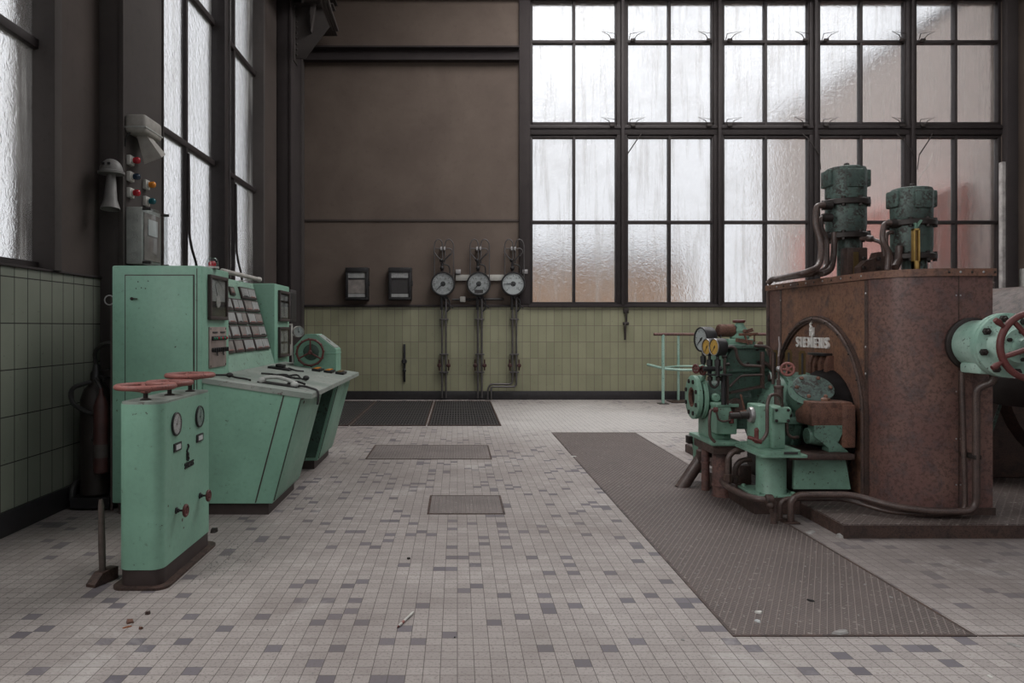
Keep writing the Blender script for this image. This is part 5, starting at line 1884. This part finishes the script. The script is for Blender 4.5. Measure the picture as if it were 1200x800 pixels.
m.ring((q0.x + .0, 5.50, sc_.z), ax, [(0, .060), (.012, .062), (.03, .056), (.035, .03)], 26)
m.build('seal_ring', M_STEEL, op)
m = MB()
m.cyl((q0.x, 5.50, sc_.z), (q0.x - .10, 5.50, sc_.z - .005), .03, n=16)
m.rod((q0.x - .09, 5.50, sc_.z - .005), (q0.x - .17, 5.52, sc_.z - .01), .024, .005, 12)
m.build('spindle', M_IRON, op)
run([P(893, 516, 5.3), P(899, 508, 5.3), P(899, 474, 5.32), P(902, 463, 5.34), P(909, 462, 5.36), P(915, 466, 5.4), P(917, 478, 5.42)], .0125, op, 'arched_pipe', .05)
m = MB()
m.rod(P(876, 512, 5.45), P(893, 517, 5.4), .014, .003, 8)
m.rod(P(887, 505, 5.42), P(887, 519, 5.42), .02, .004, 8)
m.ball(P(887, 504, 5.42), .02)
m.rod(P(882, 514, 5.42), P(893, 518, 5.40), .018, .004, 6)
m.build('drain_cock', M_DARKRED, op)
run([P(922, 494, 5.5), P(922, 508, 5.5), P(928, 513, 5.5), P(935, 512, 5.55)], .012, op, 'return_pipe', .04)

# handrail-like loop pipe around the pump base
lp = thing('loop_pipe', (2.1, 5.3, 0), 'thick brown pipe bent around the foot of the green pump column', 'pipe')
run([(2.15, 5.92, .15), (2.09, 5.70, .17), (2.07, 5.55, .175), (2.10, 5.30, .17), (2.16, 5.20, .17), (2.25, 5.19, .17), (2.25, 5.19, .0)], .024, lp, 'pipe', .06)
m = MB()
m.rod(P(897, 585, 5.18), P(906, 585, 5.18), .036, .008, 10)
m.ball(P(903, 592, 5.16), .028)
m.rod(P(903, 590, 5.16), P(904, 600, 5.16), .018, .004, 8)
m.build('cock', M_RUSTDK, lp)


# ------------------------------------------------------------------ instruments on the end wall
def wpx(px, py, Y):
    return P(px, py, Y)


WF = YB - .016
for i, (px, lab) in enumerate(((419.5, 'left of the two black chart recorders on the plaster wall'), (469.5, 'right black chart recorder on the plaster wall, nearer the round gauges'))):
    c = P(px, 333, YB)
    w2, h2 = 13.5 * PXB, 19 * PXB
    cr = thing('chart_recorder', (c.x, YB, c.z - h2), lab, 'chart recorder')
    MB().box(c.x - w2, c.x + w2, YB - .16, YB, c.z - h2, c.z + h2, .012).build('case', M_BLACK, cr)
    y = YB - .16
    m = MB()
    for (x0, x1, z0, z1) in ((-w2 + .01, w2 - .01, h2 - .10, h2 - .01), (-w2 + .01, w2 - .01, -h2 + .01, -h2 + .05), (-w2 + .01, -w2 + .06, -h2 + .05, h2 - .10), (w2 - .06, w2 - .01, -h2 + .05, h2 - .10)):
        m.box(c.x + x0, c.x + x1, y - .025, y + .005, c.z + z0, c.z + z1, .005)
    door = m.build('door_frame', M_BLACK, cr)
    MB().box(c.x - w2 + .06, c.x + w2 - .06, y - .008, y + .004, c.z + h2 - .20, c.z + h2 - .10).build('scale_card', M_PAPER if i == 0 else M_DIALDIRTY, door)
    MB().box(c.x - w2 + .06, c.x + w2 - .06, y - .006, y + .004, c.z - h2 + .13, c.z + h2 - .23).build('chart_paper', M_PAPER2 if i == 0 else M_DARK, door)
    MB().box(c.x - w2 + .06, c.x + w2 - .06, y - .012, y + .004, c.z - h2 + .06, c.z - h2 + .12).build('lower_plate', M_PAPER, door)
    MB().box(c.x - w2 + .06, c.x + w2 - .06, y - .016, y + .004, c.z + h2 - .225, c.z + h2 - .205).build('pen_bar', M_BLACK, door)
    MB().box(c.x + w2 - .01, c.x + w2 + .02, y + .01, y + .05, c.z - .04, c.z + .06, .005).build('catch', M_BLACK, cr)

GP = [(519, 332.5, 222, 'left pressure gauge of the three on the end wall, next to the recorders', M_DIALDIRTY),
      (561, 332.5, 232, 'middle pressure gauge of the three, darker patch on its dial', M_DIALDIRTY),
      (601.5, 332.5, 180, 'right pressure gauge of the three, needle pointing straight left', M_DIAL)]
for i, (px, py, nd, lab, fm) in enumerate(GP):
    c = P(px, py, YB - .22)
    k = (YB - .22) / FPX
    ga = thing('pressure_gauge', (c.x, YB, 1.1), lab, 'gauge')
    dial(c, (0, -1, 0), 14.3 * k, .12, ga, M_BLACK, fm, nd, 31, 'dial', numerals=['0', '2', '4', '6', '8', '10'] if i < 2 else ['0', '5', '10', '15', '20', '25'])
    if i == 1:
        MB().box(c.x - 5 * k, c.x + 5 * k, YB - .258, YB - .245, c.z - 11 * k, c.z - 7 * k).build('dial_plate', M_DARK, ga)
    MB().cyl((c.x, YB - .2, c.z), (c.x, YB - .002, c.z), .05, n=14).build('wall_stay', M_BLACK, ga)
    yb = YB - .12
    # twin looped impulse pipes above
    def q(dx, dy, y=yb):
        return P(px + dx, dy, y)
    run([q(-10, 331), q(-10, 286), q(-8, 281.5), q(-5, 280), q(-2, 281.5), q(-.5, 286), q(-.5, 310)], .011, ga, 'loop_pipe', .05, M_STEELDK)
    run([q(12.5, 331), q(12.5, 286), q(10, 281.5), q(7, 280), q(4, 281.5), q(2.5, 286), q(2.5, 308)], .011, ga, 'loop_pipe', .05, M_STEELDK)
    run([q(-1, 306), q(-7, 300), q(-11, 294), q(-9, 291), q(0, 291.5), q(9, 291), q(11.5, 294.5), q(8, 300)], .010, ga, 'cross_pipe', .05, M_STEELDK)
    m = MB()
    m.bar(q(0, 307, yb - .04), q(9, 297, yb - .06), .03, .018)
    m.rod(q(-1, 318, yb - .02), q(-1, 304, yb - .02), .026, .004, 8)
    m.ball(q(-2, 305, yb - .03), .035)
    m.ball(q(-1, 314, yb - .03), .042)
    m.tube([q(0, 309), q(7, 311), q(8, 316), q(8, 320)], .012, 8, bend=.03)
    m.build('isolating_valve', M_BLACK, ga)
    m = MB()
    for s_ in (-2, 2):
        m.box(q(s_ - 1, 0).x, q(s_ + 1, 0).x, yb - .02, YB - .002, q(0, 293.5).z, q(0, 289).z, .004)
    m.build('pipe_clip', M_STEEL, ga)
    # pipes below down to the floor
    sh = 2.0
    xs_ = (-1.2 + sh - 1.8, 2.8 + sh - 1.2)
    for j, dx in enumerate(xs_):
        if i < 2:
            run([q(dx, 345), q(dx, 398), P(px + dx, 466, yb)], .020 if i else .018, ga, 'down_pipe', .05, M_STEELDK)
        else:
            o = 5 * j
            run([q(dx, 345), P(px + dx, 450 + 3 * j, yb), P(px - 27 + 2 * j, 450 + 3 * j, yb), P(px - 30 + 4 * j, 456, yb), P(px - 30 + 4 * j, 467.5, yb)], .018, ga, 'down_pipe', .07, M_STEELDK)
    m = MB()
    for yy in (374, 415, 436):
        m.box(q(xs_[0] - 3, 0).x, q(xs_[1] + 3, 0).x, yb - .02, YB - .016, q(0, yy + .8).z, q(0, yy - .8).z, .004)
    m.build('pipe_clip', M_STEELDK, ga)
    m = MB()
    m.rod(q(1.5, 350, yb - .01), q(1.5, 344, yb - .01), .05, .01, 12)
    m.rod(q(-1.5, 363, yb - .02), q(-1.5, 346, yb - .02), .026, .004, 8)
    m.tube([q(4, 348), q(8, 352), q(8, 362), q(3, 366)], .014, 8, bend=.05)
    m.tube([q(-3, 347), q(2, 352), q(12, 361)], .01, 8, bend=.05)
    m.build('lower_fittings', M_BLACK, ga)
    for dx in (xs_[0] - 3.2, xs_[1] + 3.2):
        b_ = MB()
        b_.ring(q(dx, 428, yb - .03), (0, -1, 0), [(0, .035), (.01, .04), (.028, .04), (.034, .03)], 14)
        b_.cyl(q(dx, 428, yb - .03), q(dx * .45, 428, yb), .012, n=8)
        b_.cyl(q(dx, 434, yb), q(dx, 421, yb), .014, n=8)
        b_.build('stop_cock', M_DULLRED, ga)

cg = thing('conduit_rail', (bx(570), YB, bz(326)), 'pale horizontal channel running behind the three wall gauges', 'channel')
MB().box(bx(534), bx(606), YB - .05, YB, bz(329), bz(322), .006).build('channel', M_LIGHTGREY, cg)
for px in (537, 615):
    MB().box(bx(px - 3), bx(px + 3), YB - .08, YB, bz(321), bz(316), .006).build('clamp_block', M_STEEL, cg)
jb = thing('junction_box', (bx(542), YB, bz(350)), 'small pale junction box with conduit low between left and middle gauges', 'junction box')
MB().box(bx(539), bx(545.5), YB - .09, YB, bz(354), bz(347.5), .012).build('box', M_LIGHTGREY, jb)
m = MB()
m.tube([(bx(530), YB - .04, bz(351)), (bx(590), YB - .04, bz(350.5))], .022, 8)
m.rod((bx(551), YB - .04, bz(351)), (bx(549), YB - .04, bz(351)), .034, .006, 10)
m.build('conduit', M_DARK, jb)

rd = thing('wall_lever', (bx(474), YB, bz(425)), 'dark iron rod fixed upright on the green tiles below the recorders', 'lever')
m = MB()
m.box(bx(472.8), bx(475.4), YB - .05, YB - .014, bz(447), bz(403), .008)
m.build('rod', M_BLACK, rd)
m = MB()
m.rod((bx(474), YB - .08, bz(423)), (bx(474), YB - .014, bz(423)), .05, .01, 16)
m.rod((bx(474), YB - .07, bz(434)), (bx(474), YB - .014, bz(434)), .035, .01, 12)
m.build('pivot', M_BLACK, rd)
wk = thing('window_crank', (bx(733), YB, bz(380)), 'small iron window crank hanging on the tiles below the big window', 'crank')
m = MB()
m.box(bx(730), bx(736), YB - .06, YB - .014, bz(367), bz(361), .008)
m.build('bracket', M_IRON, wk)
m = MB()
m.tube([(bx(733), YB - .05, bz(364)), (bx(733), YB - .06, bz(378)), (bx(731), YB - .1, bz(381)), (bx(731), YB - .1, bz(398))], .02, 8, bend=.04)
m.rod((bx(729), YB - .07, bz(379)), (bx(736), YB - .07, bz(379)), .03, .006, 10)
m.build('handle', M_IRON, wk)

# pale post and enamel panel at the right end of the end wall
wp = thing('weathered_post', P(1176, 360, 9.0), 'pale weathered upright post beyond the casing at the right end of the window', 'post')
wp.location.z = 0
wp['_o'] = tuple(wp.location)
a = P(1174.5, 190, 9.0)
m = MB()
m.box(a.x - .022, a.x + .022, 8.97, 9.03, 0, a.z, .004)
m.build('post', M_WEATHER, wp)
MB().box(a.x - .12, a.x + .12, 8.9, 9.1, 0, .012).build('foot', M_IRON, wp)
sb = thing('wall_cabinet', (bx(1205), YB, bz(343)), 'white enamel wall cabinet at the far right edge of the end wall', 'cabinet')
MB().box(bx(1193.5), bx(1222), YB - .2, YB, bz(359), bz(315), .02).build('case', M_WHITE, sb)
MB().box(bx(1196), bx(1219.5), YB - .21, YB - .19, bz(357), bz(317), .008).build('door', M_WHITE, sb)

# ------------------------------------------------------------------ railing round the hatch by the window
rl = thing('guard_railing', (4.6, 13.5, 0), 'green tubular guard railing with brown top rail below the big window', 'railing')
RY = 13.3
def rp(px, py, y=RY):
    return P(px, py, y)
zr = rp(0, 391.5).z
zm = rp(0, 432).z
x0 = rp(766, 0).x
m = MB().tube([(x0, RY, zr), (6.3, RY, zr)], .028, 12)
m.tube([(rp(795, 0, 13.9).x - .02, RY, zr), (rp(795, 0, 13.9).x, 13.9, zr), (6.3, 13.9, zr)], .022, 10)
m.build('top_rail', M_RUST, rl)
m = MB()
m.tube([(x0 - .02, RY + .35, zm + .06), (x0 + .2, RY, zm + .0), (x0 + .45, RY - .02, zm - .02), (6.3, RY, zm - .02)], .024, 10, bend=.1)
m.build('middle_rail', M_AQUA, rl)
MB().tube([(x0 + .2, RY + .02, zm + .02), (rp(795, 0, 13.9).x, 13.9, P(0, 429, 13.9).z), (6.3, 13.9, P(0, 429, 13.9).z)], .022, 10).build('middle_rail', M_AQUA, rl)
for px, y in ((777, RY), (795, 13.9), (905, RY), (925, 13.9)):
    b_ = MB().cyl((P(px, 0, y).x, y, .0), (P(px, 0, y).x, y, zr), .028 if y == RY else .024, n=14)
    pp = b_.build('post', M_AQUA, rl)
    MB().box(P(px, 0, y).x - .09, P(px, 0, y).x + .09, y - .09, y + .09, 0, .012).build('foot_plate', M_IRON, pp)
hp = tag(MB().box(3.95, 6.2, 13.42, 13.80, .001, .02, .004).build('hatch_plate', M_RUSTDK, origin=(5, 13.6, 0)), 'dark steel hatch plate on the floor inside the green railing', 'hatch')

# ------------------------------------------------------------------ plates and gratings in the floor
M_TREAD = tread_plate('ribbed_floor_plate', (.075, .058, .054), (.29, .24, .222), math.radians(27), .031)
M_TREADS = tread_plate('ribbed_cover_plate', (.17, .145, .138), (.24, .21, .20), math.radians(0), .03)
def plate(name, label, cat, x0, x1, y0, y1, mat, rim=True, z=.004):
    t = thing(name, ((x0 + x1) / 2, (y0 + y1) / 2, 0), label, cat)
    MB().box(x0, x1, y0, y1, -.01, z).build('plate', mat, t, flat=True)
    if rim:
        m = MB()
        w = .016
        m.box(x0 - w, x1 + w, y0 - w, y0, -.01, z + .001)
        m.box(x0 - w, x1 + w, y1, y1 + w, -.01, z + .001)
        m.box(x0 - w, x0, y0, y1, -.01, z + .001)
        m.box(x1, x1 + w, y0, y1, -.01, z + .001)
        m.build('rim', M_RUSTDK, t, flat=True)
    return t
plate('floor_plate', 'long ribbed rusty steel floor plate running from the foreground along the machine', 'floor plate', 1.262, 2.335, 3.315, 9.65, M_TREAD)
plate('floor_plate', 'small ribbed cover plate in the tiles, the nearer of two in mid floor', 'floor plate', -.211, .342, 5.47, 6.04, M_TREADS)
plate('floor_plate', 'wide ribbed cover plate in the tiles, farther of two in mid floor', 'floor plate', -.96, .35, 7.73, 8.61, M_TREADS)
for i, (gx0, gx1, lab) in enumerate(((-2.61, -1.54, 'floor grating partly hidden behind the console, leftmost of three'), (-1.52, -.445, 'middle slotted steel floor grating by the end wall'), (-.425, .62, 'rightmost slotted steel floor grating, under the three wall gauges'))):
    g_ = thing('floor_grating', ((gx0 + gx1) / 2, 12, 0), lab, 'grating', 'floor gratings')
    m = MB()
    gy0, gy1 = 10.32, 13.72
    m.box(gx0, gx1, gy0, gy0 + .03, 0, .012)
    m.box(gx0, gx1, gy1 - .03, gy1, 0, .012)
    m.box(gx0, gx0 + .02, gy0 + .03, gy1 - .03, 0, .012)
    m.box(gx1 - .02, gx1, gy0 + .03, gy1 - .03, 0, .012)
    g2 = m.build('frame', M_RUSTDK, g_, flat=True)
    m = MB()
    n = 25
    for k in range(1, n):
        xx = gx0 + (gx1 - gx0) * k / n
        m.box(xx - .0065, xx + .0065, gy0 + .03, gy1 - .03, .001, .011)
    for k in range(1, 18):
        yy = gy0 + (gy1 - gy0) * k / 18
        m.box(gx0 + .02, gx1 - .02, yy - .006, yy + .006, .001, .008)
    m.build('bars', M_GRATE, g_, flat=True)
    MB().box(gx0 + .01, gx1 - .01, gy0 + .01, gy1 - .01, -.01, .0015).build('pit', M_BLACK, g_, flat=True)
# floor joint line right of the plate
tag(MB().box(2.36, 7.5, 3.30, 3.316, -.01, .002).build('trim_8', M_RUSTDK, flat=True), kind='structure')
tag(MB().box(2.34, 6, 9.66, 9.675, -.01, .002).build('trim_9', M_RUSTDK, flat=True), kind='structure')

# ------------------------------------------------------------------ litter on the floor
def floor_pt(px, py):
    Y = FPX * CAM_H / (py - VPY)
    return V(((px - VPX) * Y / FPX, Y, 0))
pn_ = floor_pt(475, 727)
pen = thing('pencil_stub', pn_, 'red and white stub of pencil lying on the tiles in the foreground', 'pencil')
a, b_ = floor_pt(467, 735), floor_pt(484, 719)
d = (b_ - a).normalized()
up = V((0, 0, .0065))
MB().cyl(a + up, b_ + up, .006, n=8).build('shaft', M_WHITE, pen)
MB().cyl(a + up + d * .035, a + up + d * .06, .0066, n=8).build('red_band', M_RED, pen)
MB().cyl(a + up - d * .012, a + up, .002, .006, n=8).build('tip', M_DARKRED, pen)
def flake(px, py, sx, sy, h, mat, name, label, cat, seed, z=0.0, rot=0.0):
    rnd = random.Random(seed)
    p = floor_pt(px, py)
    k = FPX / p.y
    m = MB()
    n = 7
    pts = []
    for i in range(n):
        a = 2 * PI * i / n + rnd.uniform(-.25, .25)
        r = rnd.uniform(.65, 1.1)
        x, y = math.cos(a) * r * sx / 2, math.sin(a) * r * sy / 2
        pts.append((p.x + x * math.cos(rot) - y * math.sin(rot), p.y + x * math.sin(rot) + y * math.cos(rot)))
    vs = [V((x, y, z + .0005)) for x, y in pts] + [V((p.x + (x - p.x) * .8, p.y + (y - p.y) * .8, z + h * rnd.uniform(.6, 1.1))) for x, y in pts]
    fs = [tuple(reversed(range(n))), tuple(range(n, 2 * n))] + [(i, (i + 1) % n, n + (i + 1) % n, n + i) for i in range(n)]
    m.add(vs, fs)
    return tag(m.build(name, mat, origin=(p.x, p.y, z), flat=True), label, cat)
FL = [
    (152, 729, .045, .06, .012, M_RUSTBR, 'rust_flake', 'largest orange rust flake on the tiles in front of the valve pedestal', 'rust flake'),
    (148, 735, .05, .018, .006, M_ORANGERUST, 'rust_flake', 'thin orange sliver beside the largest rust flake', 'rust flake'),
    (173, 719, .03, .04, .014, M_RUSTDK, 'rust_flake', 'dark rust lump right of the orange flakes', 'rust flake'),
    (165, 737, .016, .025, .012, M_RUSTBR, 'rust_flake', 'tiny orange rust crumb below the dark lump', 'rust flake'),
    (251, 623, .05, .09, .03, M_IRON, 'rag', 'small dark rag at the far foot of the valve pedestal', 'rag'),
    (985, 742, .10, .045, .008, M_STONE, 'slate_chip', 'flat grey slate chip at the front edge of the long floor plate', 'chip'),
    (889, 719, .035, .04, .010, M_WHITE, 'paint_chip', 'upper of two whitish chips on the long floor plate', 'chip'),
    (888, 729, .05, .03, .006, M_DIAL, 'paint_chip', 'lower whitish chip on the long floor plate', 'chip'),
    (950, 705, .045, .02, .008, M_BLACK, 'plate_hole_plug', 'dark oval plug in the long floor plate', 'plug'),
    (985, 629, .05, .06, .022, M_STONE, 'stone', 'grey stone lying against the corner of the steel platform', 'stone'),
    (950, 624, .12, .05, .008, M_STONE, 'slate_chip', 'grey slate chip on the floor plate edge by the platform', 'chip'),
    (1160, 793, .04, .02, .006, M_WHITE, 'paint_chip', 'white chip on the tiles in the bottom right corner', 'chip'),
    (1188, 756, .06, .03, .006, M_STONE, 'slate_chip', 'grey slate chip on the tiles at the right edge', 'chip'),
    (800, 750, .02, .015, .006, M_STONE, 'grit_piece', 'grit piece on the tiles left of the long plate corner', 'grit'),
    (672, 535, .08, .1, .006, M_WHITE, 'paint_chip', 'white chip at the far left edge of the long floor plate', 'chip'),
    (533, 747, .012, .01, .006, M_BLACK, 'grit_piece', 'black grit crumb on tiles right of the pencil stub', 'grit'),
    (479, 655, .02, .03, .012, M_IRON, 'grit_piece', 'dark crumb on the tiles between the small cover plate and pencil stub', 'grit'),
    (829, 572, .09, .03, .01, M_RUSTDK, 'rust_flake', 'rust flake on the floor plate beside the slanted pipe', 'rust flake'),
]
for i, f_ in enumerate(FL):
    px, py = f_[0], f_[1]
    on_plate = 1.27 < floor_pt(px, py).x < 2.33 and floor_pt(px, py).y > 3.32
    flake(*f_, seed=i * 7 + 1, z=.0045 if on_plate else 0.0, rot=i * .7)
# loose grit swept against the machines, too fine to count
rnd = random.Random(3)
m = MB()
def crumb(x, y, s_, z=0.0):
    if (x > 1.85 and 4.6 < y < 7) or (x < -1.3 and y > 5.3) or (x < -1.53 and 3.8 < y < 4.8):
        return
    a = rnd.uniform(0, 6.28)
    c_, s2 = math.cos(a) * s_, math.sin(a) * s_
    m.add([(x + c_, y + s2, z + .0005), (x - s2, y + c_, z + .0005), (x - c_ * .8, y - s2 * .8, z + .0005), (x + s2 * .6, y - c_ * .6, z + .0005), (x, y, z + s_ * .8)],
          [(3, 2, 1, 0), (0, 1, 4), (1, 2, 4), (2, 3, 4), (3, 0, 4)])
for i in range(150):
    crumb(-1.5 + abs(rnd.gauss(0, .16)), rnd.uniform(3.95, 4.9), rnd.uniform(.003, .008))
for i in range(200):
    crumb(rnd.uniform(1.3, 2.3), rnd.uniform(3.4, 6.5), rnd.uniform(.003, .009), .0045)
for i in range(260):
    crumb(rnd.uniform(-3, 2.6), rnd.uniform(2.7, 9), rnd.uniform(.002, .006))
for i in range(60):
    crumb(-1.29 + abs(rnd.gauss(0, .1)), rnd.uniform(5.4, 8), rnd.uniform(.003, .009))
tag(m.build('grit', M_STONE, flat=True), 'loose pale grit and paint crumbs scattered over the floor', 'grit', kind='stuff')

SKY_STRENGTH = 1.1
ROOF_W = [430, 230, 25, 30]
SIDE_W = [200, 170]
EXPOSURE = 0.0


# ------------------------------------------------------------------ outside
def brickwall(name, ua, c1, c2, mort):
    m, nt, out = new_mat(name)
    co = objco(nt)
    sp = N(nt, 'ShaderNodeSeparateXYZ')
    L(nt, co, sp.inputs[0])
    cb = N(nt, 'ShaderNodeCombineXYZ')
    L(nt, sp.outputs[ua], cb.inputs[0])
    L(nt, sp.outputs[2], cb.inputs[1])
    br = N(nt, 'ShaderNodeTexBrick')
    br.inputs['Scale'].default_value = 1
    br.inputs['Brick Width'].default_value = .24
    br.inputs['Row Height'].default_value = .075
    br.inputs['Mortar Size'].default_value = .008
    br.inputs['Color1'].default_value = (*c1, 1)
    br.inputs['Color2'].default_value = (*c2, 1)
    br.inputs['Mortar'].default_value = (*mort, 1)
    L(nt, cb.outputs[0], br.inputs['Vector'])
    principled(nt, out, br.outputs[0], .9, 0, .2)
    return m


M_BRICKR = brickwall('grey_brown_brick', 1, (.60, .51, .47), (.65, .56, .51), (.58, .54, .52))
M_BRICKB = brickwall('orange_brick', 0, (.50, .30, .18), (.56, .34, .20), (.45, .4, .36))
M_GROUND = plain('gravel_yard', (.40, .38, .33), .95, var=.1)
M_REDPAINT = plain('red_painted_shed', (.70, .33, .28), .7, var=.08, scale=2)
M_ROOF = plain('grey_roofing', (.25, .25, .26), .8)
tag(MB().box(-60, 60, -30, 90, -.6, -.25).build('yard_ground', M_GROUND, flat=True), kind='structure')
wing = thing('brick_wing', (12.6, 20, -.25), 'tall brown brick wing running away outside the right end of the big window', 'building')
MB().box(10.66, 14.6, 14.45, 25, -.25, 8.2).build('wall', M_BRICKR, wing, flat=True)
MB().box(10.6, 14.7, 14.4, 25.1, 8.2, 8.4).build('roof', M_ROOF, wing, flat=True)
shed = thing('red_shed', (9.9, 16, -.25), 'red painted shed blurred behind the lower right panes of the big window', 'shed')
MB().box(9.2, 10.64, 15.2, 19.8, -.25, 3.9).build('wall', M_REDPAINT, shed, flat=True)
MB().prism([(9.15, 3.9), (10.64, 3.9), (10.64, 4.4)], 'y', 15.15, 19.85).build('roof', M_REDPAINT, shed, flat=True)
low = thing('brick_workshop', (4, 31, -.25), 'low orange brick workshop blurred behind the lower left panes of the big window', 'building')
MB().box(-6, 9.5, 30, 36, -.25, 3.9).build('wall', M_BRICKB, low, flat=True)
MB().prism([(29.7, 3.9), (36.3, 3.9), (33, 4.9)], 'x', -6.2, 9.7).build('roof', M_ROOF, low, flat=True)

# ------------------------------------------------------------------ light
wd = bpy.data.worlds.new('overcast')
SC.world = wd
wd.use_nodes = True
nt = wd.node_tree
nt.nodes.clear()
o = nt.nodes.new('ShaderNodeOutputWorld')
b = nt.nodes.new('ShaderNodeBackground')
b.inputs[0].default_value = (.965, .975, 1.0, 1)
tc_ = nt.nodes.new('ShaderNodeTexCoord')
sx_ = nt.nodes.new('ShaderNodeSeparateXYZ')
nt.links.new(tc_.outputs['Generated'], sx_.inputs[0])
nt.links.new(ramp(nt, sx_.outputs[2], -.05, .6, SKY_STRENGTH * .8, SKY_STRENGTH * 1.15), b.inputs[1])   # overcast sky, brighter overhead
nt.links.new(b.outputs[0], o.inputs[0])


def fill_lamp(name, loc, rot, sx, sy, watts, col=(1, .975, .955)):
    d = bpy.data.lights.new(name, 'AREA')
    d.shape = 'RECTANGLE'
    d.size, d.size_y = sx, sy
    d.energy = watts
    d.color = col
    ob = bpy.data.objects.new(name, d)
    ob.location = loc
    ob.rotation_euler = rot
    COL.objects.link(ob)


for i, q in enumerate(ROOF_GAPS):
    fill_lamp('roof_fill_lamp', ((q[0] + q[1]) / 2, (q[2] + q[3]) / 2, ZC + .15), (0, 0, 0), q[1] - q[0], q[3] - q[2], ROOF_W[i])  # unseen lamps added in the ceiling to brighten the hall
for (a, b_), w_ in (((1.42, 3.22), SIDE_W[0]), ((-4.8, -.85), SIDE_W[1])):
    fill_lamp('side_window_boost', (XL - .055, (a + b_) / 2, (SILL + HEAD) / 2), (0, -PI / 2, 0), HEAD - SILL - .15, b_ - a, w_)  # lamps added inside unseen window parts to strengthen the side light

SC.view_settings.view_transform = 'Standard'
SC.view_settings.look = 'None'
SC.view_settings.gamma = 1.0
SC.view_settings.use_curve_mapping = False
SC.view_settings.exposure = EXPOSURE
cy = SC.cycles
cy.use_denoising = True
try:
    cy.denoiser = 'OPENIMAGEDENOISE'
    cy.denoising_input_passes = 'RGB_ALBEDO_NORMAL'
    cy.denoising_prefilter = 'ACCURATE'
except Exception:
    pass
cy.use_adaptive_sampling = False
cy.max_bounces = 12
cy.diffuse_bounces = 4
cy.glossy_bounces = 4
cy.transmission_bounces = 8
cy.transparent_max_bounces = 12
cy.sample_clamp_indirect = 6
cy.caustics_reflective = False
cy.caustics_refractive = True
cy.blur_glossy = .5
for o in bpy.data.objects:
    if '_o' in o:
        del o['_o']
